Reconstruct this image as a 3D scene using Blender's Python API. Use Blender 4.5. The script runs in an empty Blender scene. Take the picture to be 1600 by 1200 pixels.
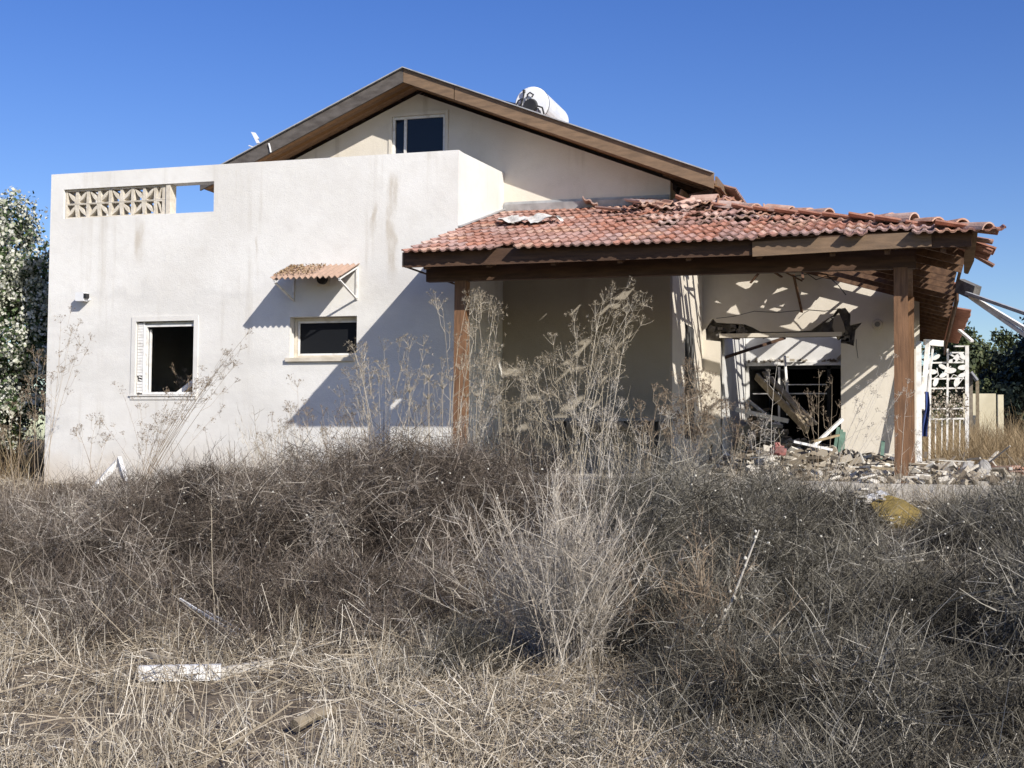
import bpy, math, random
import numpy as np
from mathutils import Vector, Matrix
from mathutils.geometry import tessellate_polygon
R_ = math.radians
random.seed(7)
rng = np.random.default_rng(11)
scene = bpy.context.scene
C = scene.collection

# ------------------------------------------------------------------ camera, sky, sun, exposure
F_PX, VP = 2050.0, (1430.0, 698.0)
_Y = np.array([(VP[0]-800)/F_PX, (VP[1]-600)/F_PX, 1.0]); _Y /= np.linalg.norm(_Y)
_U = np.array([-0.0052, -1, 0.0]); _U -= _Y*_U.dot(_Y); _U /= np.linalg.norm(_U)
_X = np.cross(_Y, _U)
if _X[0] < 0: _X = -_X
RW = np.array([_X, _Y, _U])
cam_d = bpy.data.cameras.new('camera'); cam = bpy.data.objects.new('camera', cam_d); C.objects.link(cam)
cam_d.sensor_fit = 'HORIZONTAL'; cam_d.sensor_width = 36; cam_d.lens = F_PX/1600*36
cam_d.clip_start = 0.1; cam_d.clip_end = 3000
r, u, b = RW @ np.array([1, 0, 0.]), RW @ np.array([0, -1, 0.]), RW @ np.array([0, 0, -1.])
cam.matrix_world = Matrix(((r[0], u[0], b[0], 0), (r[1], u[1], b[1], 0), (r[2], u[2], b[2], 0), (0, 0, 0, 1)))
scene.camera = cam

SUN = Vector((-.655, .54, -.53)).normalized()       # direction the light travels
EL = math.asin(-SUN.z); AZ = math.atan2(-SUN.x, -SUN.y)
world = bpy.data.worlds.new("World"); scene.world = world; world.use_nodes = True
nt = world.node_tree
bg = nt.nodes['Background']; sky = nt.nodes.new('ShaderNodeTexSky'); sky.sky_type = 'NISHITA'
sky.sun_disc = False; sky.sun_elevation = EL; sky.sun_rotation = AZ
sky.air_density = 1.0; sky.dust_density = 0.55; sky.ozone_density = 3.0; sky.altitude = 100
hsv = nt.nodes.new('ShaderNodeHueSaturation'); hsv.inputs['Saturation'].default_value = 1.30; hsv.inputs['Hue'].default_value = .522
nt.links.new(sky.outputs[0], hsv.inputs['Color']); nt.links.new(hsv.outputs[0], bg.inputs['Color'])
bg.inputs['Strength'].default_value = 0.105
sl = bpy.data.lights.new('sun', 'SUN'); sun = bpy.data.objects.new('sun', sl); C.objects.link(sun)
sl.energy = 4.6; sl.angle = R_(0.53); sl.color = (1.0, 0.955, 0.89)
sun.rotation_euler = SUN.to_track_quat('-Z', 'Y').to_euler(); sun.location = (20, -16, 18)
vs = scene.view_settings; vs.view_transform = 'Standard'; vs.look = 'None'; vs.gamma = 1; vs.use_curve_mapping = False
vs.exposure = 0.35
scene.cycles.max_bounces = 6; scene.cycles.diffuse_bounces = 2

def at(px, py, Y):
    d = RW @ np.array([(px-800)/F_PX, (py-600)/F_PX, 1.0]); return Vector(d*Y/d[1])

# ------------------------------------------------------------------ materials
def mat(name, col, col2=None, scale=6, rough=.85, bump=0, bscale=60, detail=6, stretch=None, objrand=0, tint=None, contrast=(.35, .65), spec=.3, metal=0, trans=0):
    m = bpy.data.materials.new(name); m.use_nodes = True; n = m.node_tree.nodes; l = m.node_tree.links
    p = n['Principled BSDF']; p.inputs['Roughness'].default_value = rough; p.inputs['Metallic'].default_value = metal
    p.inputs['Specular IOR Level'].default_value = spec
    geo = n.new('ShaderNodeNewGeometry'); src = geo.outputs['Position']
    if stretch:
        mp = n.new('ShaderNodeVectorMath'); mp.operation = 'MULTIPLY'; mp.inputs[1].default_value = stretch
        l.new(src, mp.inputs[0]); src = mp.outputs[0]
    out = None
    if col2 is not None:
        t = n.new('ShaderNodeTexNoise'); t.inputs['Scale'].default_value = scale; t.inputs['Detail'].default_value = detail
        l.new(src, t.inputs['Vector'])
        mr = n.new('ShaderNodeMapRange'); mr.inputs[1].default_value, mr.inputs[2].default_value = contrast
        l.new(t.outputs['Fac'], mr.inputs[0]); fac = mr.outputs[0]
        mx = n.new('ShaderNodeMix'); mx.data_type = 'RGBA'; l.new(fac, mx.inputs['Factor'])
        mx.inputs['A'].default_value = (*col, 1); mx.inputs['B'].default_value = (*col2, 1); out = mx.outputs['Result']
    if tint:
        a = n.new('ShaderNodeAttribute'); a.attribute_name = 'tint'
        cr = n.new('ShaderNodeValToRGB'); cr.color_ramp.elements[0].color = (*tint[0], 1); cr.color_ramp.elements[1].color = (*tint[-1], 1)
        for i, c in enumerate(tint[1:-1]):
            e = cr.color_ramp.elements.new((i+1)/(len(tint)-1)); e.color = (*c, 1)
        l.new(a.outputs['Fac'], cr.inputs[0]); out = cr.outputs[0]
    if objrand:
        oi = n.new('ShaderNodeObjectInfo'); h = n.new('ShaderNodeHueSaturation')
        mr = n.new('ShaderNodeMapRange'); mr.inputs[3].default_value = 1-objrand; mr.inputs[4].default_value = 1+objrand
        l.new(oi.outputs['Random'], mr.inputs[0]); l.new(mr.outputs[0], h.inputs['Value'])
        mr2 = n.new('ShaderNodeMath'); mr2.operation = 'MULTIPLY_ADD'; mr2.inputs[1].default_value = .5; mr2.inputs[2].default_value = .75
        fr = n.new('ShaderNodeMath'); fr.operation = 'FRACT'; mm = n.new('ShaderNodeMath'); mm.operation = 'MULTIPLY'; mm.inputs[1].default_value = 17.3
        l.new(oi.outputs['Random'], mm.inputs[0]); l.new(mm.outputs[0], fr.inputs[0]); l.new(fr.outputs[0], mr2.inputs[0]); l.new(mr2.outputs[0], h.inputs['Saturation'])
        if out is None: h.inputs['Color'].default_value = (*col, 1)
        else: l.new(out, h.inputs['Color'])
        out = h.outputs[0]
    if out is None: p.inputs['Base Color'].default_value = (*col, 1)
    else: l.new(out, p.inputs['Base Color'])
    if bump:
        t = n.new('ShaderNodeTexNoise'); t.inputs['Scale'].default_value = bscale; t.inputs['Detail'].default_value = 4; l.new(src, t.inputs['Vector'])
        bp = n.new('ShaderNodeBump'); bp.inputs['Strength'].default_value = bump; bp.inputs['Distance'].default_value = .02
        l.new(t.outputs['Fac'], bp.inputs['Height']); l.new(bp.outputs[0], p.inputs['Normal'])
    if trans:
        tr = n.new('ShaderNodeBsdfTranslucent'); l.new(out, tr.inputs['Color']) if out else None
        ms = n.new('ShaderNodeMixShader'); ms.inputs[0].default_value = trans
        l.new(p.outputs[0], ms.inputs[1]); l.new(tr.outputs[0], ms.inputs[2]); l.new(ms.outputs[0], n['Material Output'].inputs[0])
    return m

def stucco(name, base, grime, soil, streak, low, zband=2.30, stains=()):
    """painted render: vertical rain streaks, a damp greyer zone lower down, blotches and fine grain"""
    m = bpy.data.materials.new(name); m.use_nodes = True; n = m.node_tree.nodes; l = m.node_tree.links
    p = n['Principled BSDF']; p.inputs['Roughness'].default_value = .93; p.inputs['Specular IOR Level'].default_value = .15
    geo = n.new('ShaderNodeNewGeometry'); pos = geo.outputs['Position']
    def noise(scale, vec=None, detail=5, rough=.6):
        t = n.new('ShaderNodeTexNoise'); t.inputs['Scale'].default_value = scale; t.inputs['Detail'].default_value = detail; t.inputs['Roughness'].default_value = rough
        src = pos
        if vec:
            v = n.new('ShaderNodeVectorMath'); v.operation = 'MULTIPLY'; v.inputs[1].default_value = vec; l.new(pos, v.inputs[0]); src = v.outputs[0]
        l.new(src, t.inputs['Vector']); return t.outputs['Fac']
    def rng_(x, a, b, c=0, d=1):
        r = n.new('ShaderNodeMapRange'); r.inputs[1].default_value = a; r.inputs[2].default_value = b; r.inputs[3].default_value = c; r.inputs[4].default_value = d
        r.interpolation_type = 'SMOOTHSTEP'; l.new(x, r.inputs[0]); return r.outputs[0]
    def math_(op, a, b_):
        k = n.new('ShaderNodeMath'); k.operation = op; k.use_clamp = op != 'ADD'
        for i, x in enumerate((a, b_)):
            if isinstance(x, (int, float)): k.inputs[i].default_value = x
            else: l.new(x, k.inputs[i])
        return k.outputs[0]
    def mix(fac, a, b_):
        x = n.new('ShaderNodeMix'); x.data_type = 'RGBA'
        if isinstance(fac, float): x.inputs['Factor'].default_value = fac
        else: l.new(fac, x.inputs['Factor'])
        for k, v in (('A', a), ('B', b_)):
            if isinstance(v, tuple): x.inputs[k].default_value = (*v, 1)
            else: l.new(v, x.inputs[k])
        return x.outputs['Result']
    sx = n.new('ShaderNodeSeparateXYZ'); l.new(pos, sx.inputs[0])
    c = mix(rng_(noise(.55, detail=8), .4, .68, 0, .55), base, grime)
    c = mix(rng_(noise(3.5, detail=6), .45, .75, 0, .35), c, grime)
    st = math_('MULTIPLY', rng_(noise(1.0, (3.2, 3.2, .16), 6), .55, .72), rng_(noise(.8, None, 3), .38, .6))
    c = mix(math_('MULTIPLY', st, streak), c, soil)
    for (x0, w, za, zb_) in stains:      # brown rain runs
        wob = rng_(noise(2.2, (1, 1, .5), 5), .2, .8, -.09, .09); dx = math_('ADD', math_('ADD', sx.outputs['X'], -x0), wob)
        ab = n.new('ShaderNodeMath'); ab.operation = 'ABSOLUTE'; l.new(dx, ab.inputs[0])
        k1 = rng_(ab.outputs[0], w*.25, w, 1, 0); k2 = rng_(sx.outputs['Z'], zb_, zb_+.5, 0, 1); k3 = rng_(sx.outputs['Z'], za-.25, za, 1, 0)
        k = math_('MULTIPLY', math_('MULTIPLY', k1, k2), math_('MULTIPLY', k3, rng_(noise(6, (2, 2, .5), 6), .3, .62, .08, .52)))
        c = mix(k, c, (.40, .33, .235))
    c = mix(rng_(noise(38, None, 2), .70, .78, 0, .35), c, soil)
    zz = math_('ADD', sx.outputs['Z'], rng_(noise(1.6, None, 5), .2, .8, -.22, .22))
    band = math_('MULTIPLY', rng_(zz, zband-.05, zband+.12, 1, 0), low)
    patch = rng_(noise(1.1, (.6, .6, 2.0), 6), .36, .6, 1, .25)
    c = mix(math_('MULTIPLY', band, patch), c, (base[0]*.75, base[1]*.745, base[2]*.74))
    foot = rng_(zz, -.75, .05, .6, 0)
    c = mix(math_('MULTIPLY', foot, .9), c, (.5, .4, .28))
    l.new(c, p.inputs['Base Color'])
    bp = n.new('ShaderNodeBump'); bp.inputs['Strength'].default_value = .35; bp.inputs['Distance'].default_value = .012
    h = math_('ADD', noise(90, None, 3), noise(9, None, 3)); l.new(h, bp.inputs['Height']); l.new(bp.outputs[0], p.inputs['Normal'])
    return m

M = {}
M['white'] = stucco('white_render', (.757, .738, .692), (.61, .582, .53), (.42, .37, .29), .42, .5, stains=((-7.32, .13, 4.05, 2.2), (-7.62, .05, 3.6, 2.9), (-11.55, .12, 3.5, 2.6), (-9.55, .04, 3.2, 2.6)))
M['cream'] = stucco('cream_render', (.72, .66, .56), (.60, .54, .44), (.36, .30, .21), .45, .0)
M['porchwall'] = stucco('porch_wall_shade_tone', (.35, .31, .25), (.30, .265, .21), (.22, .185, .14), .4, .0)  # cream wall darkened in base colour for porch shade; loose lump reuses it
M['inner'] = mat('inner_plaster', (.74, .73, .70), (.6, .58, .54), 2.0, .95, .2)
M['concrete'] = mat('bare_concrete', (.2, .185, .165), (.11, .10, .09), 9, .95, .6, 40)
M['block'] = mat('breeze_concrete', (.70, .64, .54), (.56, .50, .40), 14, .95, .4, 90)
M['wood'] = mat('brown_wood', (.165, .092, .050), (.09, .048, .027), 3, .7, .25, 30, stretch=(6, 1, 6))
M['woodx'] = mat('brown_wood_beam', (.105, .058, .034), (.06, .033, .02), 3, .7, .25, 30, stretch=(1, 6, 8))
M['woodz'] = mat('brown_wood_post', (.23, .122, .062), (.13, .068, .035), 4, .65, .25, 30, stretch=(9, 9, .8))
M['fascia'] = mat('painted_fascia', (.23, .15, .09), (.15, .10, .062), 3, .6, .2, 30, stretch=(1.2, 6, 6))
M['fascia_grey'] = mat('weathered_fascia', (.125, .11, .098), (.075, .064, .056), 4, .8, .3, 30, stretch=(1.2, 6, 3))
M['soffit'] = mat('varnished_soffit', (.235, .13, .062), (.16, .085, .042), 4, .6, .2, 30, stretch=(1, 8, 8), objrand=.25)
M['tile'] = mat('clay_tile', (.43, .245, .19), (.31, .175, .137), 9, .9, .3, 60, objrand=.16, spec=.15)
M['tile_pale'] = mat('bleached_clay', (.52, .36, .285), (.40, .245, .185), 9, .9, .3, 60, objrand=.14, spec=.15)
M['felt'] = mat('grey_flashing', (.42, .42, .42), (.3, .3, .3), 8, .5, .1, spec=.5)
M['alu'] = mat('dirty_white_paint', (.77, .755, .72), (.50, .465, .41), 11, .6, .15, 40, spec=.35, contrast=(.48, .8))
M['cream_frame'] = mat('cream_frame', (.66, .60, .50), (.52, .46, .36), 8, .5)
M['glass'] = mat('dark_glass', (.012, .016, .024), None, rough=.06, spec=.35)
M['screen'] = mat('dark_insect_screen', (.012, .013, .015), None, rough=.6, spec=.1)
M['dark'] = mat('dark_interior', (.05, .047, .044), (.03, .03, .03), 4, .95)  # near-black base colour stands in for shade inside unlit rooms; cracks use it too
M['black'] = mat('black_plastic', (.018, .018, .02), (.03, .03, .03), 6, .5)
M['heater'] = mat('white_enamel', (.82, .83, .83), (.7, .71, .72), 5, .3, spec=.5)
M['whiteplastic'] = mat('white_plastic', (.78, .78, .77), (.7, .7, .69), 5, .5)
M['cloth'] = mat('dusty_white_cloth', (.74, .71, .64), (.5, .46, .4), 9, .95, .5, 25)
M['corr'] = mat('corrugated_terracotta', (.44, .295, .215), (.34, .235, .17), 7, .8)
M['litter'] = mat('dry_leaf_litter', (.30, .17, .07), None, tint=[(.15, .09, .045), (.31, .205, .11), (.43, .32, .19)])
M['ground'] = mat('dry_ground', (.20, .158, .11), (.10, .078, .055), 2.2, .97, .9, 18, detail=10)
M['slab'] = mat('porch_concrete', (.60, .56, .49), (.42, .38, .32), 3, .9, .3, 30)
M['rubble'] = mat('rubble_bits', (.5, .46, .4), None, tint=[(.11, .085, .06), (.27, .225, .165), (.42, .37, .29), (.64, .60, .52)], rough=.95)
M['plank'] = mat('weathered_plank', (.34, .28, .19), (.22, .175, .12), 5, .85, .3, 30, stretch=(3, 3, 3), objrand=.2)
M['green'] = mat('green_painted_wood', (.15, .24, .185), (.1, .165, .125), 6, .75)
M['blue'] = mat('blue_cloth', (.05, .085, .26), (.03, .05, .16), 6, .9)
M['foam'] = mat('mustard_foam', (.26, .185, .055), (.17, .125, .04), 7, .95, .5, 40)
M['steel'] = mat('worn_steel', (.22, .22, .215), (.12, .12, .12), 6, .45, metal=.4)
M['stone'] = mat('grey_stone', (.4, .38, .35), (.24, .225, .2), 9, .9, .5, 30)
M['yellow'] = mat('pale_yellow_render', (.74, .66, .46), (.6, .53, .36), 2, .9)
M['scrub_brown'] = mat('brown_thorn_twigs', (.1, .08, .06), None, tint=[(.029, .022, .016), (.094, .073, .056), (.205, .168, .132), (.48, .43, .36)], rough=.85, spec=.15)
M['scrub_grey'] = mat('grey_thorn_twigs', (.1, .09, .07), None, tint=[(.028, .024, .018), (.09, .08, .061), (.19, .172, .135), (.46, .425, .355)], rough=.85, spec=.15)
M['straw'] = mat('dry_straw', (.4, .33, .22), None, tint=[(.085, .062, .04), (.22, .175, .12), (.405, .345, .255), (.655, .60, .50)], rough=.8, spec=.2)
M['field'] = mat('dry_field_weeds', (.25, .19, .11), None, tint=[(.12, .085, .045), (.22, .155, .085), (.33, .25, .145), (.42, .34, .22)], rough=.85, spec=.2)
M['pale'] = mat('bleached_stems', (.45, .4, .33), None, tint=[(.15, .12, .092), (.30, .255, .20), (.46, .41, .34), (.62, .57, .49)], rough=.8, spec=.2)
M['fennel'] = mat('dried_fennel_stems', (.36, .30, .2), None, tint=[(.13, .10, .065), (.235, .19, .13), (.36, .305, .22), (.54, .48, .38)], rough=.8, spec=.2)
M['weed'] = mat('dark_dried_weed', (.2, .15, .1), None, tint=[(.10, .07, .05), (.19, .14, .095), (.29, .22, .15), (.4, .33, .24)], rough=.8, spec=.2)
M['leaf'] = mat('dark_green_leaves', (.05, .08, .03), None, tint=[(.02, .036, .014), (.045, .075, .024), (.08, .12, .04), (.13, .17, .07)], rough=.6, trans=.15)
M['leaf2'] = mat('olive_tree_leaves', (.06, .08, .03), None, tint=[(.04, .05, .025), (.075, .095, .04), (.13, .15, .06), (.2, .21, .1)], rough=.7, trans=.15)
M['leaf3'] = mat('blackish_tree_leaves', (.02, .03, .02), None, tint=[(.010, .016, .012), (.018, .028, .02), (.035, .048, .034), (.07, .085, .06)], rough=.6, trans=.1)
M['bract'] = mat('white_blossom', (.7, .7, .6), None, tint=[(.30, .33, .20), (.48, .49, .36), (.64, .63, .52), (.74, .73, .66)], rough=.8, trans=.25)
M['bark'] = mat('grey_brown_bark', (.12, .09, .065), (.07, .05, .04), 12, .9, .6, 40)
M['snail'] = mat('white_snail_shell', (.60, .57, .49), (.42, .38, .30), 30, .5)
M['cable'] = mat('blue_black_cable', (.02, .03, .07), None, rough=.5)
M['hill'] = mat('wooded_hill', (.045, .06, .03), (.09, .10, .05), .35, 1.0, 1.0, 2)

# ------------------------------------------------------------------ mesh helpers
class MB:
    def __init__(s): s.v = []; s.f = []; s.t = []
    def add(s, vs, fs, t=.5):
        o = len(s.v); s.v += [tuple(v) for v in vs]; s.f += [tuple(i+o for i in f) for f in fs]; s.t += [t]*len(vs); return s
    def box(s, c, d, rot=None, t=.5):
        hx, hy, hz = d[0]/2, d[1]/2, d[2]/2; m = rot or Matrix.Identity(3); c = Vector(c)
        vs = [c + m @ Vector((x, y, z)) for z in (-hz, hz) for y in (-hy, hy) for x in (-hx, hx)]
        return s.add(vs, [(0, 2, 3, 1), (4, 5, 7, 6), (0, 1, 5, 4), (2, 6, 7, 3), (0, 4, 6, 2), (1, 3, 7, 5)], t)
    def ext(s, x0, x1, y0, y1, z0, z1): return s.box(((x0+x1)/2, (y0+y1)/2, (z0+z1)/2), (x1-x0, y1-y0, z1-z0))
    def beam(s, a, b, w, h, up=(0, 0, 1), t=.5):
        a, b = Vector(a), Vector(b); x = (b-a); L = x.length; x = x/L; up = Vector(up)
        if abs(x.dot(up)) > .98: up = Vector((0, 1, 0))
        y = up.cross(x).normalized(); z = x.cross(y)
        return s.box((a+b)/2, (L, w, h), Matrix((x, y, z)).transposed(), t)
    def tube(s, pts, rad, n=6, cap=True, t=.5):
        pts = [Vector(p) for p in pts]; k = len(pts); rad = rad if hasattr(rad, '__len__') else [rad]*k
        vs = []; ref = Vector((.31, .52, .8))
        for i, p in enumerate(pts):
            d = (pts[min(i+1, k-1)]-pts[max(i-1, 0)]).normalized()
            a = d.cross(ref).normalized(); b2 = d.cross(a)
            vs += [p + (a*math.cos(2*math.pi*j/n)+b2*math.sin(2*math.pi*j/n))*rad[i] for j in range(n)]
        fs = [(i*n+j, i*n+(j+1) % n, (i+1)*n+(j+1) % n, (i+1)*n+j) for i in range(k-1) for j in range(n)]
        if cap: fs += [tuple(range(n-1, -1, -1)), tuple(range((k-1)*n, k*n))]
        return s.add(vs, fs, t)
    def prism(s, poly, holes, org, ax, ay, th):
        """plate with holes: poly in (u,v) on axes ax, ay; thickness vector th"""
        org, ax, ay, th = Vector(org), Vector(ax), Vector(ay), Vector(th)
        loops = [poly]+list(holes); flat = [q for lp in loops for q in lp]
        tri = tessellate_polygon([[Vector((q[0], q[1], 0)) for q in lp] for lp in loops])
        P = [org+ax*q[0]+ay*q[1] for q in flat]; n = len(P)
        fs = [tuple(x) for x in tri]+[tuple(i+n for i in reversed(x)) for x in tri]; o = 0
        for lp in loops:
            k = len(lp); fs += [(o+i, o+(i+1) % k, n+o+(i+1) % k, n+o+i) for i in range(k)]; o += k
        return s.add(P+[p+th for p in P], fs)
    def build(s, name, m, parent=None, smooth=False, tint=False):
        me = bpy.data.meshes.new(name); off = parent_loc(parent)
        me.from_pydata([(v[0]-off.x, v[1]-off.y, v[2]-off.z) for v in s.v], [], s.f); me.update()
        if tint:
            a = me.attributes.new('tint', 'FLOAT', 'POINT'); a.data.foreach_set('value', np.array(s.t, dtype=np.float32))
        import bmesh
        bm = bmesh.new(); bm.from_mesh(me); bmesh.ops.recalc_face_normals(bm, faces=bm.faces); bm.to_mesh(me); bm.free()
        return link(name, me, m, parent, smooth)

def parent_loc(p):
    v = Vector((0, 0, 0))
    while p is not None: v += p.location; p = p.parent
    return v
def link(name, me, m, parent=None, smooth=False):
    o = bpy.data.objects.new(name, me)
    if m and not me.materials: me.materials.append(m)
    if smooth: me.polygons.foreach_set('use_smooth', [True]*len(me.polygons))
    C.objects.link(o)
    if parent: o.parent = parent
    return o
def thing(name, label, cat, loc=(0, 0, 0), group=None):
    o = bpy.data.objects.new(name, None); C.objects.link(o); o.location = loc; o.empty_display_size = .2
    return tag(o, label, cat, group)
def tag(o, label, cat=None, group=None, kind=None):
    if label: o['label'] = label
    if cat: o['category'] = cat
    if group: o['group'] = group
    if kind: o['kind'] = kind
    return o
def npmesh(name, V, Q, T, m, parent=None):
    me = bpy.data.meshes.new(name); off = np.array(parent_loc(parent), dtype=np.float32)
    V = (V-off).astype(np.float32); k = Q.shape[1]
    me.vertices.add(len(V)); me.vertices.foreach_set('co', V.ravel())
    me.loops.add(Q.size); me.loops.foreach_set('vertex_index', Q.astype(np.int32).ravel())
    me.polygons.add(len(Q)); me.polygons.foreach_set('loop_start', np.arange(0, Q.size, k, dtype=np.int32))
    try: me.polygons.foreach_set('loop_total', np.full(len(Q), k, dtype=np.int32))
    except Exception: pass
    me.update(calc_edges=True)
    a = me.attributes.new('tint', 'FLOAT', 'POINT'); a.data.foreach_set('value', T.astype(np.float32))
    return link(name, me, m, parent)

def unit(v): return v/np.maximum(np.linalg.norm(v, axis=1, keepdims=True), 1e-9)
class Rib:
    """collects thin tapering ribbons (twigs, stalks, leaves) into one mesh"""
    def __init__(s): s.V = []; s.Q = []; s.T = []; s.n = 0
    def twigs(s, P, D, L, W, bend=.3, nseg=2, tint=None, taper=.6, tv=None):
        P = np.asarray(P, float); n = len(P); D = unit(np.asarray(D, float))
        L = np.broadcast_to(L, (n,)); W = np.broadcast_to(W, (n,)); t = np.linspace(0, 1, nseg+1)
        B = np.clip(rng.normal(size=(n, 3)), -1.8, 1.8)*bend if np.isscalar(bend) else bend
        S = unit(np.cross(D, rng.normal(size=(n, 3))))
        pts = P[:, None]+(D*L[:, None])[:, None]*t[None, :, None]+(B*L[:, None])[:, None]*(t**2)[None, :, None]
        w = (W[:, None]*(1-taper*t)[None])[:, :, None]*.5*S[:, None]
        V = np.stack([pts-w, pts+w], 2).reshape(-1, 3)
        base = s.n+np.arange(n)[:, None]*(2*(nseg+1))+np.arange(nseg)[None]*2
        Q = np.stack([base, base+1, base+3, base+2], -1).reshape(-1, 4)
        tv = (rng.random(n) if tv is None else np.broadcast_to(tv, (n,))); s.T.append(np.repeat(tv, 2*(nseg+1)))
        s.V.append(V); s.Q.append(Q); s.n += len(V); return pts[:, -1], unit(D+2*B*.5)
    def leaves(s, P, N, size, tv=None, aspect=.6):
        n = len(P); N = unit(N); A = unit(np.cross(N, rng.normal(size=(n, 3)))); B = np.cross(N, A)
        size = np.broadcast_to(size, (n,))[:, None]
        V = np.stack([P-A*size*.5, P-B*size*.5*aspect+N*size*.08, P+A*size*.5, P+B*size*.5*aspect+N*size*.08], 1).reshape(-1, 3)
        Q = s.n+np.arange(n*4).reshape(-1, 4); tv = rng.random(n) if tv is None else tv
        s.V.append(V); s.Q.append(Q); s.T.append(np.repeat(tv, 4)); s.n += len(V)
    def build(s, name, m, parent=None):
        return npmesh(name, np.concatenate(s.V), np.concatenate(s.Q), np.concatenate(s.T), m, parent)

# ------------------------------------------------------------------ ground
_kx = rng.normal(size=(24, 2))*np.array([1, 1]); _kp = rng.random(24)*6.28; _ks = rng.uniform(.6, 3.2, 24)
def bumpy(x, y):
    x = np.asarray(x, float); y = np.asarray(y, float); z = np.zeros(np.broadcast(x, y).shape)
    for i in range(24): z = z+np.sin(_kx[i, 0]*_ks[i]*x+_kx[i, 1]*_ks[i]*y+_kp[i])/_ks[i]
    return z/8
def gz(x, y):
    x = np.asarray(x, float); y = np.asarray(y, float)
    z = np.interp(y, [-30, 3, 6, 9, 13, 15.5, 18, 30, 60, 400], [-1.65, -1.6, -1.5, -1.26, -.92, -.76, -.72, -.65, -.5, -.5])
    return z+.05*bumpy(x, y)*np.where(y < 60, 1, .0)
def gzf(x, y): return float(gz(x, y))
xs = np.concatenate([np.linspace(-900, -40, 14), np.linspace(-34, -18, 9), np.arange(-17, 8, .25), np.linspace(9, 40, 14), np.linspace(60, 900, 12)])
ys = np.concatenate([np.linspace(-60, 0, 10), np.arange(.5, 24, .25), np.linspace(25, 60, 26), np.linspace(75, 1500, 16)])
GX, GY = np.meshgrid(xs, ys); GZ = gz(GX, GY)
V = np.stack([GX.ravel(), GY.ravel(), GZ.ravel()], 1); nx = len(xs); ny = len(ys)
i0 = (np.arange(ny-1)[:, None]*nx+np.arange(nx-1)[None]).ravel()
go = npmesh('ground', V, np.stack([i0, i0+1, i0+nx+1, i0+nx], 1), np.full(len(V), .5), M['ground'])
tag(go, 'dry sandy ground sloping up to the abandoned house', kind='structure')
go.data.polygons.foreach_set('use_smooth', [True]*len(go.data.polygons))

# ------------------------------------------------------------------ the house
Y0, Y1, Y2 = 17.77, 19.95, 23.2
XL, XC, XW, XR = -13.22, -6.30, -3.60, .08
house = thing('house', 'abandoned white rendered house with a gabled upper floor and walled terrace', 'house', (-7, 20, -.75))
def wall(name, poly, holes, org, ax, ay, th, m): b_ = MB(); b_.prism(poly, holes, org, ax, ay, th); return b_.build(name, m, house)
EX, EY, EZ = (1, 0, 0), (0, 1, 0), (0, 0, 1)
def rect(x0, x1, z0, z1): return [(x0, z0), (x1, z0), (x1, z1), (x0, z1)]
OP = (-12.98, -10.28, 3.515, 3.985)
WA = (-11.60, -10.575, .70, 1.845)
WB = (-8.955, -7.865, 1.235, 1.86)
wall('front_wall', rect(XL, XC, -.95, 4.24), [rect(*OP), rect(*WA), rect(*WB)], (0, Y0, 0), EX, EZ, (0, .22, 0), M['white'])
# terrace side parapet and wall down beside the porch (faces the porch)
wall('side_wall', [(Y0+.22, -.95), (Y1, -.95), (Y1, 4.34), (Y0+.22, 4.24)], [], (XC, 0, 0), EY, EZ, (-.2, 0, 0), M['white'])
wall('side_wall', [(Y0+.22, -.95), (26, -.95), (26, 3.55), (19.5, 3.55), (18.6, 4.2), (Y0+.22, 4.2)], [], (XL, 0, 0), EY, EZ, (.2, 0, 0), M['white'])
wall('terrace_floor', rect(XL+.2, XC-.2, Y0+.22, 26), [], (0, 0, 2.9), EX, EY, (0, 0, .18), M['slab'])
wall('inner_floor', rect(XL+.2, XC-.2, Y0+.22, 26), [], (0, 0, -.45), EX, EY, (0, 0, .05), M['slab'])
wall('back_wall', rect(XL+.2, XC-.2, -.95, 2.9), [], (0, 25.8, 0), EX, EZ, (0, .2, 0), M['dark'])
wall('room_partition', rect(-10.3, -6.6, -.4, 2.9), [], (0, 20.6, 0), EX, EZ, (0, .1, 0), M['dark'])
# gable wall: upper storey rises above terrace and porch roof, lower part is the porch's back wall
PK, ZP, SL, SR = -7.79, 5.97, .433, .395
def roofz(x): return ZP-(SL*(PK-x) if x < PK else SR*(x-PK))
GW = (-8.245, -7.31, 4.70, 5.375)
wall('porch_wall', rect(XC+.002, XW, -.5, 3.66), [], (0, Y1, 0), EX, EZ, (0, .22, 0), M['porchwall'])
gp = [(XC+.002, 3.662), (XW, 3.662), (XW, roofz(XW)-.24), (PK, ZP-.24), (-10.8, roofz(-10.8)-.24), (-10.8, 3.08), (XC+.002, 3.08)]
wall('gable_wall', gp, [rect(*GW)], (0, Y1, 0), EX, EZ, (0, .22, 0), M['cream'])
wall('side_wall', [(Y1+.222, -.5), (Y2, -.5), (Y2, 3.98), (Y1+.222, 3.98)], [], (XW, 0, 0), EY, EZ, (-.22, 0, 0), M['cream'])
wall('side_wall', [(Y1+.22, 3.08), (33, 3.08), (33, 4.4), (Y1+.22, 4.4)], [], (-10.8, 0, 0), EY, EZ, (.2, 0, 0), M['cream'])
wall('back_wall', [(-10.8, 3.08), (XW, 3.08), (XW, roofz(XW)-.24), (PK, ZP-.24), (-10.8, roofz(-10.8)-.24)], [], (0, 33, 0), EX, EZ, (0, .2, 0), M['cream'])
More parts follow.
